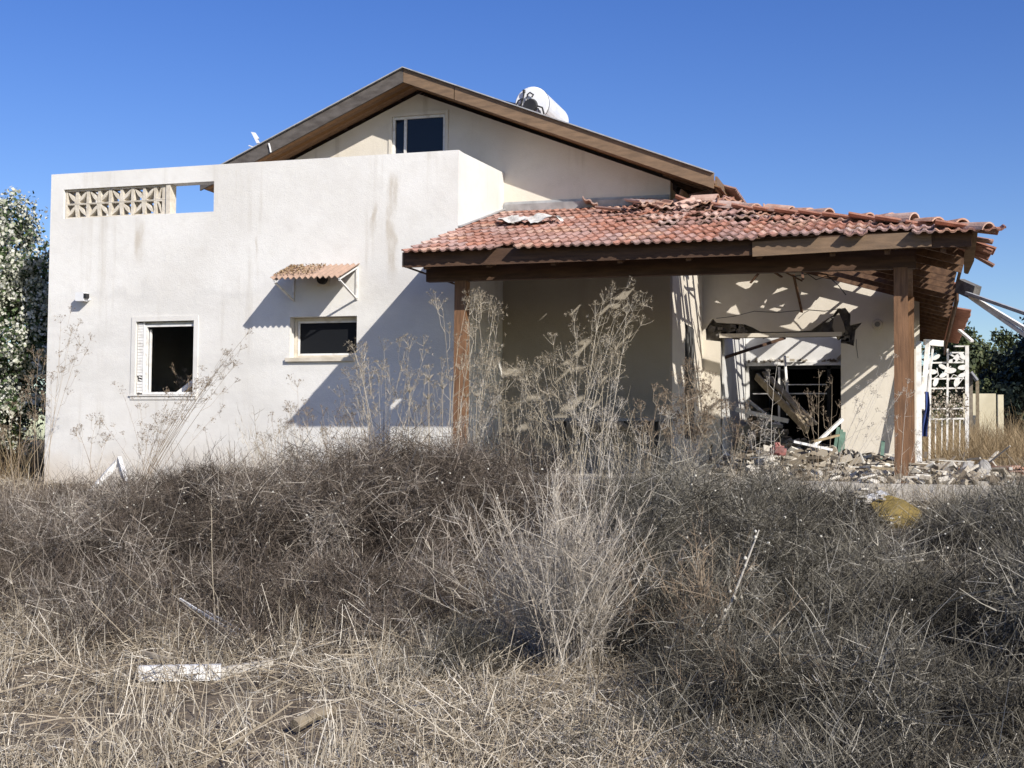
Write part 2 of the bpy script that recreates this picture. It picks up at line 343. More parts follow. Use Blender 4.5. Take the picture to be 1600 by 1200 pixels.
# strip of render left standing at the corner, with narrow wall slot beside it
# wing wall with the blown-out opening
def topz(x): return 2.36+.29*(.64-x)
crackL = [(-3.55, 2.06), (-3.42, 2.24), (-3.36, 2.17), (-3.13, 2.15), (-2.87, 2.13), (-2.72, 2.07), (-2.58, 1.99), (-2.42, 1.98)]
crackR = [(-1.72, 2.0), (-1.5, 2.16), (-1.36, 2.25), (-1.27, 2.36), (-1.14, 2.38), (-1.05, 2.26), (-1.06, 2.08), (-.86, 2.12), (-.97, 1.99), (-1.0, 1.72), (-1.12, 1.76), (-1.215, 1.77)]
hole = [(-3.29, -.35)] + [(-3.29, 1.83), (-3.55, 1.86)] + crackL + [(-2.0, 1.985)] + crackR + [(-1.215, -.35)]
wall('wing_wall', [(XW, -.5), (XR, -.5), (XR, topz(XR)), (XW, topz(XW))], [hole], (0, Y2, 0), EX, EZ, (0, .09, 0), M['cream'])
core = [(-3.285, -.35), (-3.285, 1.90), (-1.22, 1.90), (-1.22, -.35)]
wall('wing_core', [(XW, -.5), (XR-.01, -.5), (XR-.01, topz(XR)-.02), (XW, topz(XW)-.02)], [core], (0, Y2+.14, 0), EX, EZ, (0, .12, 0), M['concrete'])
b_ = MB(); b_.ext(-3.3, -1.2, Y2-.012, Y2+.14, 1.895, 1.965); b_.build('lintel', M['cream'], house)
b_ = MB()   # loose broken lump of render hanging in the crack
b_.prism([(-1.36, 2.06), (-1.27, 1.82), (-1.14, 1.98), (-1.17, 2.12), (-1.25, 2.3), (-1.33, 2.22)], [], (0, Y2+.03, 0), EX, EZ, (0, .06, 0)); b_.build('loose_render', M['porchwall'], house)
for ck in ([(1180, 487), (1215, 489), (1262, 484), (1290, 486), (1313, 482), (1325, 488)], [(1248, 497), (1258, 489), (1263, 484.6)], [(1338, 530), (1337, 542), (1340, 560)], [(1120, 498), (1146, 494), (1180, 486)]):
    b_ = MB(); pc = [at(x + random.uniform(-1, 1), y+random.uniform(-.8, .8), Y2-.003) for x, y in ck]
    for p, q in zip(pc, pc[1:]): b_.beam(p, q, .007, .008)
    b_.build('crack', M['dark'], house)
b_ = MB(); 
for k in range(26):
    b_.box((random.uniform(-3.5, -2.5) if k < 14 else random.uniform(-1.25, -.95), Y2+.08, random.uniform(1.9, 2.14) if k < 14 else random.uniform(1.8, 2.2)), (random.uniform(.04, .16), .08, random.uniform(.03, .1)), Matrix.Rotation(random.uniform(-.6, .6), 3, 'Y'))
tag(b_.build('broken_block', M['concrete'], house), 'crumbled grey concrete in the hole over the doorway', kind='stuff')
# ruined room behind the opening
wall('room_wall', [(Y2+.26, -.5), (33, -.5), (33, 3.4), (Y2+.26, 3.4)], [], (-3.25, 0, 0), EY, EZ, (-.12, 0, 0), M['inner'])
wall('room_wall', [(Y2+.09, -.5), (33, -.5), (33, 2.5), (Y2+.09, 2.5)], [], (XR, 0, 0), EY, EZ, (-.12, 0, 0), M['cream'])
wall('room_wall', [(-3.24, -.5), (XR-.13, -.5), (XR-.13, 2.4), (-3.24, 3.3)], [rect(-3.18, -1.05, -.3, 1.585)], (0, 26.5, 0), EX, EZ, (0, .14, 0), M['inner'])
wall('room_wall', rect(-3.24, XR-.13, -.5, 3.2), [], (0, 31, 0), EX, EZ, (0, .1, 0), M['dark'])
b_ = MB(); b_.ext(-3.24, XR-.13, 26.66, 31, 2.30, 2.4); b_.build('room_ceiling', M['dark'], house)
b_ = MB(); b_.ext(-3.24, -.2, 26.43, 26.52, 1.59, 1.655); b_.build('ledge', M['alu'], house)
b_ = MB(); b_.ext(-3.4, XR-.05, Y2+.01, 33, -.5, -.38); b_.build('room_floor', M['slab'], house)
# dark steel sliding door frame in the room's back wall
dfr = MB()
for x in (-2.52, -1.62, -1.08): dfr.ext(x-.035, x+.035, 26.50, 26.56, -.3, 1.58)
dfr.ext(-3.17, -1.06, 26.50, 26.56, 1.52, 1.58); df = dfr.build('door_frame', M['black'], house)
b_ = MB(); b_.ext(-2.48, -1.66, 26.50, 26.54, 1.02, 1.045); b_.ext(-2.48, -1.66, 26.50, 26.54, 1.20, 1.22); b_.ext(-3.1, -2.6, 26.5, 26.54, 1.02, 1.04); b_.build('glazing_bar', M['alu'], df)
b_ = MB(); b_.ext(-2.60, -2.56, 26.44, 26.49, .2, 1.56); b_.ext(-2.44, -2.41, 26.44, 26.49, .6, 1.5); b_.build('bent_rail', M['alu'], df)
# narrow dark slot with hanging strips on the porch side wall (seen edge-on)
b_ = MB(); b_.ext(XW, XW+.012, 21.35, 22.1, .1, 1.98); b_.build('door_slot', M['dark'], house)
b_ = MB()
for k in range(5): b_.beam((XW+.03, 21.42+k*.15, 1.95), (XW+.04+.04*random.random(), 21.4+k*.15+random.uniform(-.08, .08), .3), .03, .015, EX)
b_.build('torn_strip', M['steel'], house)
# --- windows
def band(x0, x1, z0, z1, w, y0, y1):
    b_ = MB(); b_.prism([(x0-w, z0-w), (x1+w, z0-w), (x1+w, z1+w), (x0-w, z1+w)], [rect(x0, x1, z0, z1)], (0, y0, 0), EX, EZ, (0, y1-y0, 0)); return b_
x0, x1, z0, z1 = WA
w = band(x0+.002, x1-.002, z0+.002, z1-.002, .075, Y0-.014, Y0+.012).build('window', M['white'], house)
xo = x0+.165
band(xo, x1-.035, z0+.045, z1-.085, .0345, Y0+.045, Y0+.105).build('frame', M['alu'], w)
b_ = MB(); b_.ext(x0+.112, x0+.13, Y0+.03, Y0+.09, z0+.01, z1-.01); b_.ext(x0+.01, x1-.01, Y0+.106, Y0+.12, z1-.07, z1-.005); b_.build('shutter_box', M['alu'], w)
for k in range(24):
    b_ = MB(); zz = z0+.03+k*.0455
    if k in (4, 5) : b_.box((x0+.07, Y0+.045, zz+.02), (.06, .012, .02), Matrix.Rotation(.25, 3, 'Y'))
    else: b_.ext(x0+.012, x0+.108, Y0+.035, Y0+.052, zz, zz+.041)
    b_.build('slat', M['alu'], w)
b_ = MB(); b_.ext(xo+.0, xo+.03, Y0+.12, Y0+.15, z0+.05, z1-.12); b_.build('inner_sash', M['alu'], w)
b_ = MB(); b_.ext(x0-.09, x1+.06, Y0-.03, Y0+.2, z0-.02, z0+.004); b_.build('sill', M['white'], w)
x0, x1, z0, z1 = WB
b_ = MB(); b_.ext(x0-.05, x1-.02, Y0-.05, Y0+.2, z0-.045, z0+.012); w = b_.build('window', M['cream_frame'], house)
band(x0+.05, x1-.04, z0+.055, z1-.05, .045, Y0+.15, Y0+.21).build('frame', M['cream_frame'], w)
band(x0+.085, x1-.07, z0+.085, z1-.08, .03, Y0+.165, Y0+.2).build('sash', M['alu'], w)
b_ = MB(); b_.ext(x0+.085, x1-.07, Y0+.185, Y0+.192, z0+.085, z1-.08); b_.build('pane', M['screen'], w)
x0, x1, z0, z1 = GW
w = band(x0+.002, x1-.002, z0+.002, z1-.002, .055, Y1-.02, Y1+.01).build('window', M['cream'], house)
band(x0+.045, x1-.045, z0+.045, z1-.045, .043, Y1+.02, Y1+.09).build('frame', M['alu'], w)
b_ = MB(); b_.ext(x0+.2, x0+.245, Y1+.03, Y1+.085, z0+.045, z1-.045); b_.build('mullion', M['alu'], w)
for a, c in ((x0+.045, x0+.2), (x0+.245, x1-.045)):
    b_ = MB(); b_.ext(a, c, Y1+.055, Y1+.06, z0+.045, z1-.045); b_.build('pane', M['glass'], w)
# --- breeze blocks in the parapet opening: two courses of five, petals meeting into flowers
BW, BH = .408, .2335
for row in range(2):
    for k in range(5):
        b_ = MB(); bx0 = -12.965+k*BW; bw = BW if k < 4 else .40
        if k == 4: bw = .40
        zz = OP[2]+.002+row*BH; t_ = .024
        outer = rect(0, bw-.004, 0, BH-.004)
        b_.prism(outer, [rect(t_, bw-.004-t_, t_ if row == 0 else .01, BH-.004-(.01 if row == 0 else t_))], (bx0, Y0+.045, zz), EX, EZ, (0, .17, 0))
        cxm = bw/2; c_y = BH-.014 if row == 0 else .012; sg = -1 if row == 0 else 1
        b_.prism([(cxm-.045, c_y), (cxm+.045, c_y), (cxm+.02, c_y+sg*.19), (cxm-.02, c_y+sg*.19)], [], (bx0, Y0+.047, zz), EX, EZ, (0, .166, 0))
        for sx_ in (-1, 1):
            a = Vector((cxm+sx_*.01, c_y)); e = Vector((cxm+sx_*(bw/2-.03), c_y+sg*.185)); d = e-a; nn = Vector((-d.y, d.x))
            nn.normalize(); pts = []
            for s_ in (1, -1):
                for q in (np.linspace(0, 1, 7) if s_ > 0 else np.linspace(1, 0, 7)[1:-1]):
                    p = a+d*q+nn*(s_*.026*math.sin(math.pi*q)); pts.append((p.x, p.y))
            b_.prism(pts, [], (bx0, Y0+.052, zz), EX, EZ, (0, .155, 0))
        if k == 4: # last column is a half flower cut by the jamb
            b_ = MB(); b_.prism(rect(0, .2, 0, BH-.004), [rect(.02, .12, .02, BH-.024)], (bx0, Y0+.045, zz), EX, EZ, (0, .12, 0))
            b_.prism([(.02, BH-.014) if row == 0 else (.02, .012), (.05, BH-.014) if row == 0 else (.05, .012), (.12, .02) if row == 0 else (.12, BH-.024), (.1, .02) if row == 0 else (.1, BH-.024)], [], (bx0, Y0+.05, zz), EX, EZ, (0, .1, 0))
        b_.build('breeze_block', M['block'], house)
b_ = MB(); b_.ext(-11.13, -11.06, Y0+.02, Y0+.2, OP[2], OP[3]); b_.build('block_jamb', M['block'], house)
b_ = MB(); b_.prism([(-13, 2.9), (-10.2, 2.9), (-10.2, 3.6), (-10.75, 3.6), (-11.35, 3.86), (-13, 3.9)], [], (0, 21.0, 0), EX, EZ, (0, .2, 0)); b_.build('rear_parapet', M['white'], house)

# --- main roof: fascia boards, soffit boards, rafters, tile covering
YF = 19.28
def slope_pt(x, y, dz=0): return Vector((x, y, roofz(x)+dz))
XLE, XRE = -11.42, -2.83
for (xa, xb, m) in ((XLE, PK-.002, 'fascia_grey'), (PK+.002, -6.93, 'fascia'), (-6.915, XRE, 'fascia')):
    b_ = MB(); b_.prism([(xa, roofz(xa)-.22), (xb, roofz(xb)-.22), (xb, roofz(xb)), (xa, roofz(xa))], [], (0, YF, 0), EX, EZ, (0, .035, 0))
    b_.build('fascia', M[m], house)
for k in range(6):
    ya = YF+.04+k*.105
    for xa, xb in ((XLE, PK), (PK, XRE+.1)):
        b_ = MB(); b_.prism([(xa, roofz(xa)-.175), (xb, roofz(xb)-.175), (xb, roofz(xb)-.155), (xa, roofz(xa)-.155)], [], (0, ya, 0), EX, EZ, (0, .100, 0))
        b_.build('soffit_board', M['soffit'], house)
b_ = MB()
for xa, xb in ((XLE, PK), (PK, XRE-.1)):
    b_.prism([(xa, roofz(xa)-.06), (xb, roofz(xb)-.06), (xb, roofz(xb)-.02), (xa, roofz(xa)-.02)], [], (0, YF+.04, 0), EX, EZ, (0, 14, 0))
b_.build('roof_deck', M['woodx'], house)
b_ = MB()
for xa, xb in ((XLE, PK), (PK, XRE+.0)): b_.beam((xa, YF+.02, roofz(xa)+.012), (xb, YF+.02, roofz(xb)+.012), .13, .016)
b_.build('edge_trim', M['felt'], house)

# clay tile shape: two rolls per tile, front lip, underside open
def tile_mesh(name, W=.262, L=.41, amp=.0145, rolls=2, n=17, lip=.022):
    xs_ = np.linspace(-W/2, W/2, n); ph = (xs_+W/2)/W*rolls*2*np.pi
    z = amp*np.clip(1.7*np.cos(ph), -.75, 1.0)
    v = []
    for y, dz in ((0, .030), (L, 0.0)):
        v += [(x, y, zz+dz) for x, zz in zip(xs_, z)]
    v += [(x, .004, zz+.030-lip) for x, zz in zip(xs_, z)]
    v += [(x, L, zz-lip) for x, zz in zip(xs_, z)]
    f = [(i, i+1, n+i+1, n+i) for i in range(n-1)]
    f += [(2*n+i, 2*n+i+1, i+1, i) for i in range(n-1)]
    f += [(2*n+i+1, 2*n+i, 3*n+i, 3*n+i+1) for i in range(n-1)]
    f += [(0, n, 3*n, 2*n), (n-1, 2*n+n-1, 3*n+n-1, 2*n-1)]
    me = bpy.data.meshes.new(name); me.from_pydata(v, [], f); me.update(); return me
def ridge_mesh(name, r=.098, L=.40, n=9):
    v = []; 
    for y, rr in ((0, r*1.12), (L, r*.9)):
        for k in range(n): a = math.pi*k/(n-1); v.append((rr*math.cos(a), y, rr*math.sin(a)))
    for y, rr in ((0, r*1.12-.018), (L, r*.9-.018)):
        for k in range(n): a = math.pi*k/(n-1); v.append((rr*math.cos(a), y, rr*math.sin(a)))
    f = [(k+1, k, n+k, n+k+1) for k in range(n-1)]+[(2*n+k, 2*n+k+1, 3*n+k+1, 3*n+k) for k in range(n-1)]
    f += [(k, k+1, 2*n+k+1, 2*n+k) for k in range(n-1)]+[(n+k+1, n+k, 3*n+k, 3*n+k+1) for k in range(n-1)]
    f += [(0, 2*n, 3*n, n), (n-1, 2*n-1, 4*n-1, 3*n-1)]
    me = bpy.data.meshes.new(name); me.from_pydata(v, [], f); me.update(); return me
def bake(me, mw, mb):
    mb.add([mw @ v.co for v in me.vertices], [tuple(p.vertices) for p in me.polygons])
TM = tile_mesh('tile'); TM.materials.append(M['tile']); TP = TM.copy(); TP.materials.clear(); TP.materials.append(M['tile_pale'])
RM = ridge_mesh('ridge_tile'); RM.materials.append(M['tile_pale'])
# main roof tiles: joined, only their edges show over the fascia
def slope_mat(x, y, z, downx, downy, pitch, yaw=0, roll=0, tip=0):
    """tile frame: local -y points down the slope"""
    d = Vector((downx, downy, 0)).normalized(); up = Vector((0, 0, 1)); yv = (-d*math.cos(pitch)+up*math.sin(pitch)); xv = yv.cross(up).normalized(); zv = xv.cross(yv)
    m = Matrix((xv, yv, zv)).transposed().to_4x4(); m.translation = (x, y, z)
    return m @ Matrix.Rotation(yaw, 4, 'Z') @ Matrix.Rotation(roll, 4, 'Y') @ Matrix.Rotation(tip, 4, 'X')
b_ = MB()
pR = math.atan(SR); pL = math.atan(SL)
for j in range(26):
    y = YF+.14+j*.25
    for i in range(16):
        x = XRE+.22-i*.355*math.cos(pR)
        if x < PK+.42: break
        if j < 3 and i == 0 : continue
        bake(TM, slope_mat(x, y, roofz(x)-.03, 1, 0, pR, random.uniform(-.02, .02)), b_)
    if j < 12:
        for i in range(14):
            x = XLE-.1+i*.355*math.cos(pL)
            if x > PK-.42: break
            bake(TM, slope_mat(x, y, roofz(x)-.03, -1, 0, pL), b_)
rt = b_.build('roof_tiles', M['tile'], house); rt['kind'] = 'stuff'
# eave on the porch side, broken open: hanging boards, rafter ends, exposed void
for k, (y, l) in enumerate(((19.42, .5), (20.0, .75), (20.6, .8), (21.2, .8), (21.8, .8), (22.5, .8))):
    b_ = MB(); b_.beam((XW-.1, y, roofz(XW-.1)-.13), (XW+l, y, roofz(XW+l)-.13), .06, .13); b_.build('rafter_end', M['wood'], house)
b_ = MB(); b_.beam((XRE+.02, YF+.1, roofz(XRE)-.12), (XRE+.10, 23.6, roofz(XRE)-.18), .03, .2); b_.build('eave_board', M['fascia'], house)
b_ = MB(); b_.beam((XRE-.1, 19.6, roofz(XRE)-.22), (XRE-.28, 21.4, roofz(XRE)-.42), .03, .16, up=(.6, 0, 1)); b_.build('hanging_board', M['fascia_grey'], house)
b_ = MB(); b_.beam((XRE-.55, 19.5, roofz(XRE)-.25), (XRE-.2, 20.2, roofz(XRE)-.5), .02, .2, up=(.3, .4, 1)); b_.build('hanging_board', M['fascia'], house)
b_ = MB(); b_.prism([(XRE, roofz(XRE)-.2), (XRE+.95, roofz(XRE+.95)-.2), (XRE+.95, roofz(XRE+.95)), (XRE, roofz(XRE))], [], (0, 23.9, 0), EX, EZ, (0, .04, 0)); b_.build('fascia', M['fascia_grey'], house)
# lead flashing where the porch roof meets the gable wall
b_ = MB(); b_.box((-4.95, Y1-.035, 3.755), (2.68, .012, .13), Matrix.Rotation(.35, 3, 'X')); b_.ext(-6.28, -3.62, Y1-.022, Y1-.004, 3.78, 3.86); b_.build('flashing', M['felt'], house)
# round wall light, vent duct
b_ = MB(); c_ = at(512-6, 437, Y0)
b_.prism([(-.1, -.1), (.1, -.1), (.1, .1), (-.1, .1)], [[(.066*math.cos(a), .066*math.sin(a)) for a in np.linspace(0, 2*math.pi, 20)[:-1]]], (c_.x, Y0-.02, c_.z), EX, EZ, (0, .018, 0))
vt = b_.build('vent_plate', M['cream'], house)
b_ = MB(); b_.tube([(c_.x, Y0-.09, c_.z), (c_.x, Y0-.003, c_.z)], .075, 18); b_.build('duct', M['black'], vt)

# ------------------------------------------------------------------ wall fittings (things of their own)
lampc = at(135, 466, Y0)
t = thing('wall_lamp', 'small white box floodlight fixed high on the white wall above the left window', 'lamp', (lampc.x, Y0, lampc.z))
b_ = MB(); b_.box((lampc.x-.02, Y0-.10, lampc.z+.01), (.15, .11, .135)); b_.build('housing', M['whiteplastic'], t)
b_ = MB(); b_.box((lampc.x+.075, Y0-.11, lampc.z+.02), (.045, .09, .075)); b_.build('lens', M['black'], t)
b_ = MB(); b_.beam((lampc.x+.03, Y0-.07, lampc.z-.05), (lampc.x+.06, Y0, lampc.z-.01), .04, .03); b_.build('bracket', M['whiteplastic'], t)
c_ = at(1371, 507, Y2)
t = thing('wall_light', 'round cream wall light on the cracked wall beside the doorway', 'light', (c_.x, Y2, c_.z))
b_ = MB(); b_.tube([(c_.x, Y2-.05, c_.z), (c_.x, Y2-.001, c_.z)], [.075, .09], 18); b_.build('base', M['cream_frame'], t)
b_ = MB(); b_.tube([(c_.x, Y2-.062, c_.z), (c_.x, Y2-.051, c_.z)], .045, 14); b_.build('lens', M['steel'], t)
# awning
t = thing('window_awning', 'small corrugated terracotta awning on white brackets above the small window', 'awning', (-8.35, Y0, 2.45))
A0, A1, zt, zb, pr = -8.95, -7.84, 2.625, 2.365, .65
n_ = 12*8+1; vs_ = []; xs_ = np.linspace(A0-.01, A1+.01, n_)
for th in (0, -.008):
    for k in range(2):
        for x in xs_:
            z = (zt if k == 0 else zb)+.018*math.cos((x-A0)/(A1-A0)*2*math.pi*12)
            vs_.append((x, Y0-.005 if k == 0 else Y0-pr, z+th))
fs_ = [(i, i+1, n_+i+1, n_+i) for i in range(n_-1)]+[(2*n_+i+1, 2*n_+i, 3*n_+i, 3*n_+i+1) for i in range(n_-1)]+[(n_+i, n_+i+1, 3*n_+i+1, 3*n_+i) for i in range(n_-1)]
b_ = MB(); b_.add(vs_, fs_); b_.build('corrugated_sheet', M['corr'], t, smooth=False)
for x in (A0+.05, A1-.03):
    b_ = MB(); b_.beam((x, Y0-.012, zt-.04), (x, Y0-.012, 2.09), .03, .02); b_.beam((x, Y0-.02, zt-.05), (x, Y0-pr+.02, zb-.035), .03, .02); b_.beam((x, Y0-.012, 2.11), (x, Y0-pr+.03, zb-.05), .03, .02)
    b_.build('bracket', M['alu'], t)
rb = Rib(); n = 500
u_ = rng.random(n)**1.5; v_ = rng.random(n); P = np.stack([A0+.02+(A1-A0-.1)*u_*.6, Y0-.03-(pr-.1)*v_, zt+.024-(zt-zb)*v_*(pr-.1)/pr], 1)
rb.leaves(P, rng.normal(size=(n, 3))*.5+np.array([0, -.3, 1]), rng.uniform(.02, .05, n))
o = rb.build('leaf_litter', M['litter']); tag(o, 'brown dry leaves lying on the corrugated awning', 'leaves', kind='stuff')
# solar water heater
hc = Vector((-5.93, 20.22, 5.51)); hl = 1.35; hr = .285
t = thing('water_heater', 'white cylindrical solar water tank on the roof slope with black pipes', 'water tank', (hc.x, hc.y, hc.z-.4))
b_ = MB(); b_.tube([(hc.x, hc.y, hc.z), (hc.x, hc.y+.03, hc.z), (hc.x, hc.y+hl-.03, hc.z), (hc.x, hc.y+hl, hc.z)], [hr-.02, hr, hr, hr-.04], 32); b_.build('tank', M['heater'], t, smooth=False)
b_ = MB(); b_.tube([(hc.x, hc.y+.055, hc.z), (hc.x, hc.y+.075, hc.z)], hr+.006, 32); b_.build('rim', M['steel'], t)
b_ = MB(); b_.tube([(hc.x-.01, hc.y-.055, hc.z-.04), (hc.x-.01, hc.y+.002, hc.z-.04)], [.105, .125], 18); b_.build('cover', M['black'], t)
b_ = MB()
for pl in ([(-.26, -.18), (-.16, -.05), (-.12, .1), (-.11, .17)], [(-.06, .06), (-.05, .14), (-.01, .17), (.05, .13), (.02, .09)], [(-.25, -.04), (-.2, .05), (-.15, .08), (-.15, .0), (-.24, -.1)], [(.08, -.13), (.13, -.1), (.17, -.2)], [(.12, -.06), (.2, -.09), (.23, -.2)]):
    b_.tube([(hc.x+x_, hc.y-.05, hc.z+z_) for x_, z_ in pl], .014, 6)
b_.tube([(hc.x-.11, hc.y-.05, hc.z+.17), (hc.x-.11, hc.y-.05, hc.z+.22)], .024, 8); b_.build('pipe', M['black'], t)
b_ = MB()
for y in (.25, 1.1):
    for sx_ in (-.2, .2): b_.beam((hc.x+sx_, hc.y+y, hc.z-.15), (hc.x+sx_*1.3, hc.y+y, roofz(hc.x+sx_*1.3)+.02), .03, .03)
b_.build('stand', M['steel'], t)
b_ = MB(); 
for a in (.35, .42):
    pass
pa = Vector(at(744, 146, 20.1)); pb = Vector((hc.x-.25, hc.y-.05, hc.z)); b_.tube([pa, (pa+pb)/2-Vector((0, 0, .012)), pb], .012, 6)
tag(b_.build('cable', M['cable']), 'dark cable strung from the ridge to the white water tank', 'cable')
p_ = [at(392, 206, 19.9), at(398, 207, 19.9), at(404, 216, 19.9), at(402, 218, 19.9), at(405, 223, 19.9), at(401, 224, 19.9)]
b_ = MB(); o_ = p_[0]; b_.prism([(p.x-o_.x, p.z-o_.z) for p in p_], [], o_, EX, EZ, (0, .03, 0)); b_.tube([p_[5]+Vector((-.15, 0, -.03)), p_[5]+Vector((.05, 0, -.1))], .01, 5)
tag(b_.build('antenna_fragment', M['whiteplastic']), 'jagged white scrap sticking up above the left roof edge', 'scrap')
p_ = [at(420, 224, YF-.02), at(422, 232, YF-.02), at(423, 238, YF-.02)]
b_ = MB(); b_.tube(p_, .014, 5); tag(b_.build('bent_strip', M['whiteplastic']), 'thin white bent strip stuck to the left fascia board', 'scrap')

# ------------------------------------------------------------------ tiled porch
YE, XE, ZE, TP_ = 15.71, .64, 2.45, .29
PIT = math.atan(TP_)
def zf(y): return ZE+TP_*(y-YE)
def zr(x): return ZE+TP_*(XE-x)
porch = thing('porch', 'broken timber porch with a clay tiled hip roof in front of the house', 'porch', (-3, 17, -.43))
def part(name, mb, m): return mb.build(name, M[m], porch)
# posts
def post(x0, x1, y0, y1, z0, z1): part('post', MB().ext(x0, x1, y0, y1, z0, z1), 'woodz')
post(-.235, -.075, 16.2, 16.36, -.43, 2.13); post(-5.79, -5.63, 16.22, 16.38, -.43, 2.13); post(-.17, -.005, 19.5, 19.66, -.43, 2.13)
post(-.15, -.01, 27.5, 27.64, -.43, 2.13)
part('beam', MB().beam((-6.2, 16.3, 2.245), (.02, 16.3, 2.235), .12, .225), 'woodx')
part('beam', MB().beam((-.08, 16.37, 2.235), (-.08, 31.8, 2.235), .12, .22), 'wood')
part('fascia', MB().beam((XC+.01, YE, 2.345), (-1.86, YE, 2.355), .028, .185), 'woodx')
part('fascia', MB().beam((-1.84, YE-.035, 2.33), (XE-.45, YE-.025, 2.38), .028, .175, ), 'fascia')
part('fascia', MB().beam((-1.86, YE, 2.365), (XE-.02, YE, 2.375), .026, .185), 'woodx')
part('fascia', MB().ext(XC-.0, XC+.02, YE-.01, Y0-.02, 2.26, 2.28), 'woodx')
b_ = MB(); b_.prism([(YE, 2.26), (Y0-.01, zf(Y0)-.19), (Y0-.01, zf(Y0)+.02), (YE, 2.45)], [], (XC-.03, 0, 0), EY, EZ, (.028, 0, 0)); part('verge_board', b_, 'fascia')
part('verge_board', MB().beam((XC+.02, Y0, zf(Y0)+.075), (XC+.02, Y1-.03, zf(Y1)+.065), .05, .02), 'felt')
p_ = [at(px_, py_, 15.62+(py_-349)/79*.75) for px_, py_ in ((1521, 349), (1525, 353), (1522, 378), (1518, 408), (1509, 428), (1506, 426), (1506, 400), (1511, 372))]
b_ = MB(); nv = len(p_); b_.add(p_+[p+Vector((.028, .012, 0)) for p in p_], [tuple(range(nv)), tuple(range(2*nv-1, nv-1, -1))]+[(i, (i+1) % nv, nv+(i+1) % nv, nv+i) for i in range(nv)]); part('hanging_fascia', b_, 'fascia')
part('fascia', MB().beam((XE-.02, 20.6, 2.27), (XE+.02, 32, 2.22), .03, .18), 'wood')
# rafters front
x = -6.02
while x < XE-.15:
    yend = min(Y1-.01, YE+(XE-x)-.05)
    a, c = (x, YE+.03, zf(YE+.03)-.165), (x, yend, zf(yend)-.165)
    part('rafter', MB().beam(a, c, .06, .14), 'wood'); x += .85 if x < -1.5 else .62
# hip rafter
part('rafter', MB().beam((XE-.03, YE+.03, ZE-.1), (XW+.02, Y1-.02, zr(XW)-.1), .07, .16), 'wood')
y = 15.98; k = 0
while y < 32:
    xh = max(XW+.02, XE-(y-YE)+.05) if y < Y1 else XW+.02
    xe = XE-.03-(.06 if 18.2 < y < 20.2 else 0)
    if y > Y2-.05 and y < Y2+.3: y += .35; continue
    part('rafter', MB().beam((xh, y, zr(xh)-.1), (xe, y, zr(xe)-.1), .05, .16), 'wood'); y += .70; k += 1
# battens
s = .03
while s < Y1-YE-.03:
    yy = YE+s; part('batten', MB().beam((XC+.02, yy, zf(yy)-.012), (XE-s, yy, zf(yy)-.012), .04, .028), 'woodx')
    xx = XE-s; ya = YE+s
    segs = [(ya, 32)]
    if 1.6 < s < 3.9: segs = [(ya, 20.2+random.uniform(-.8, .8)), (24.0+random.uniform(-.7, .7), 32)] if random.random() < .55 else [(ya, 32)]
    for a, c in segs:
        if c-a > .2: part('batten', MB().beam((xx, a, zr(xx)-.012), (xx, c, zr(xx)-.012), .04, .028), 'wood')
    s += .355*math.cos(PIT)
# snapped laths hanging in the open part of the roof
for k in range(16):
    x = random.uniform(-3.3, -1.2); y = random.uniform(20, 23); z = zr(x)-random.uniform(.05, .3)
    d = Vector((random.uniform(-1, 1), random.uniform(-1, 1), random.uniform(-.6, .1))).normalized()*random.uniform(.4, 1.1)
    part('broken_lath', MB().beam((x, y, z), Vector((x, y, z))+d, .04, .025), 'wood')
# tiles of the front slope, each one its own object
def put(me, mw, name='tile'):
    o = bpy.data.objects.new(name, me); C.objects.link(o); o.parent = porch
    o.matrix_local = Matrix.Translation(-porch.location) @ mw; return o
ntile = 0
rs = random.Random(5)
RP = .355*math.cos(PIT)
for i in range(13):
    yy = YE-.17+i*RP
    x = XC+.155
    while x < XE-(yy-YE)+.05:
        mess = min(1, max(0, (x+4.4)/1.6))*min(1, max(0, (yy-16.7)/1.2))
        left = max(0, 1-(x+6.3)/1.3)*(.25 if i in (1, 2, 3, 5) else .05)
        u = rs.random()
        if u < .05*mess and i > 3: x += .25; continue
        dz = abs(rs.gauss(0, .028))*mess; me = TM if rs.random() > .14+.25*mess else TP
        if i == 0 and (-4.95 < x < -4.75 or -.95 < x < .3 and rs.random() < .75): x += .25; continue
        sag = -.035*math.exp(-((x+5.2)/.5)**2-((yy-18.6)/.7)**2)
        if i == 0 and -1.85 < x < -.9: dz += .03; yaw_ = .0
        yaw = rs.gauss(0, .012+.13*mess+.06*left); roll = rs.gauss(0, .012+.12*mess+.09*left); tip = rs.gauss(0, .01+.09*mess)-(.05*mess)
        yo = rs.gauss(0, .006+.035*mess)-(.10 if -4.3 < x < -.9 and i > 2 and rs.random() < .17 else 0)
        put(me, slope_mat(x+rs.gauss(0, .003+.03*mess), yy+yo, zf(yy+yo)+.022+dz+sag, 0, -1, PIT, yaw, roll, tip)); ntile += 1
        x += .25
# heap of slid tiles against the house corner
for k in range(30):
    x = rs.gauss(-3.2, .55); yy = min(19.75, rs.gauss(19.15, .45)); yy = min(yy, YE+(XE-x)+.3)
    z = zf(min(yy, YE+(XE-x)))+.06+abs(rs.gauss(0, .06))
    put(TM if rs.random() < .55 else TP, slope_mat(x, yy, z, rs.uniform(-.8, .8), -1, PIT*rs.uniform(.2, 1.2), rs.uniform(-.9, .9), rs.gauss(0, .22), rs.gauss(0, .12))); ntile += 1
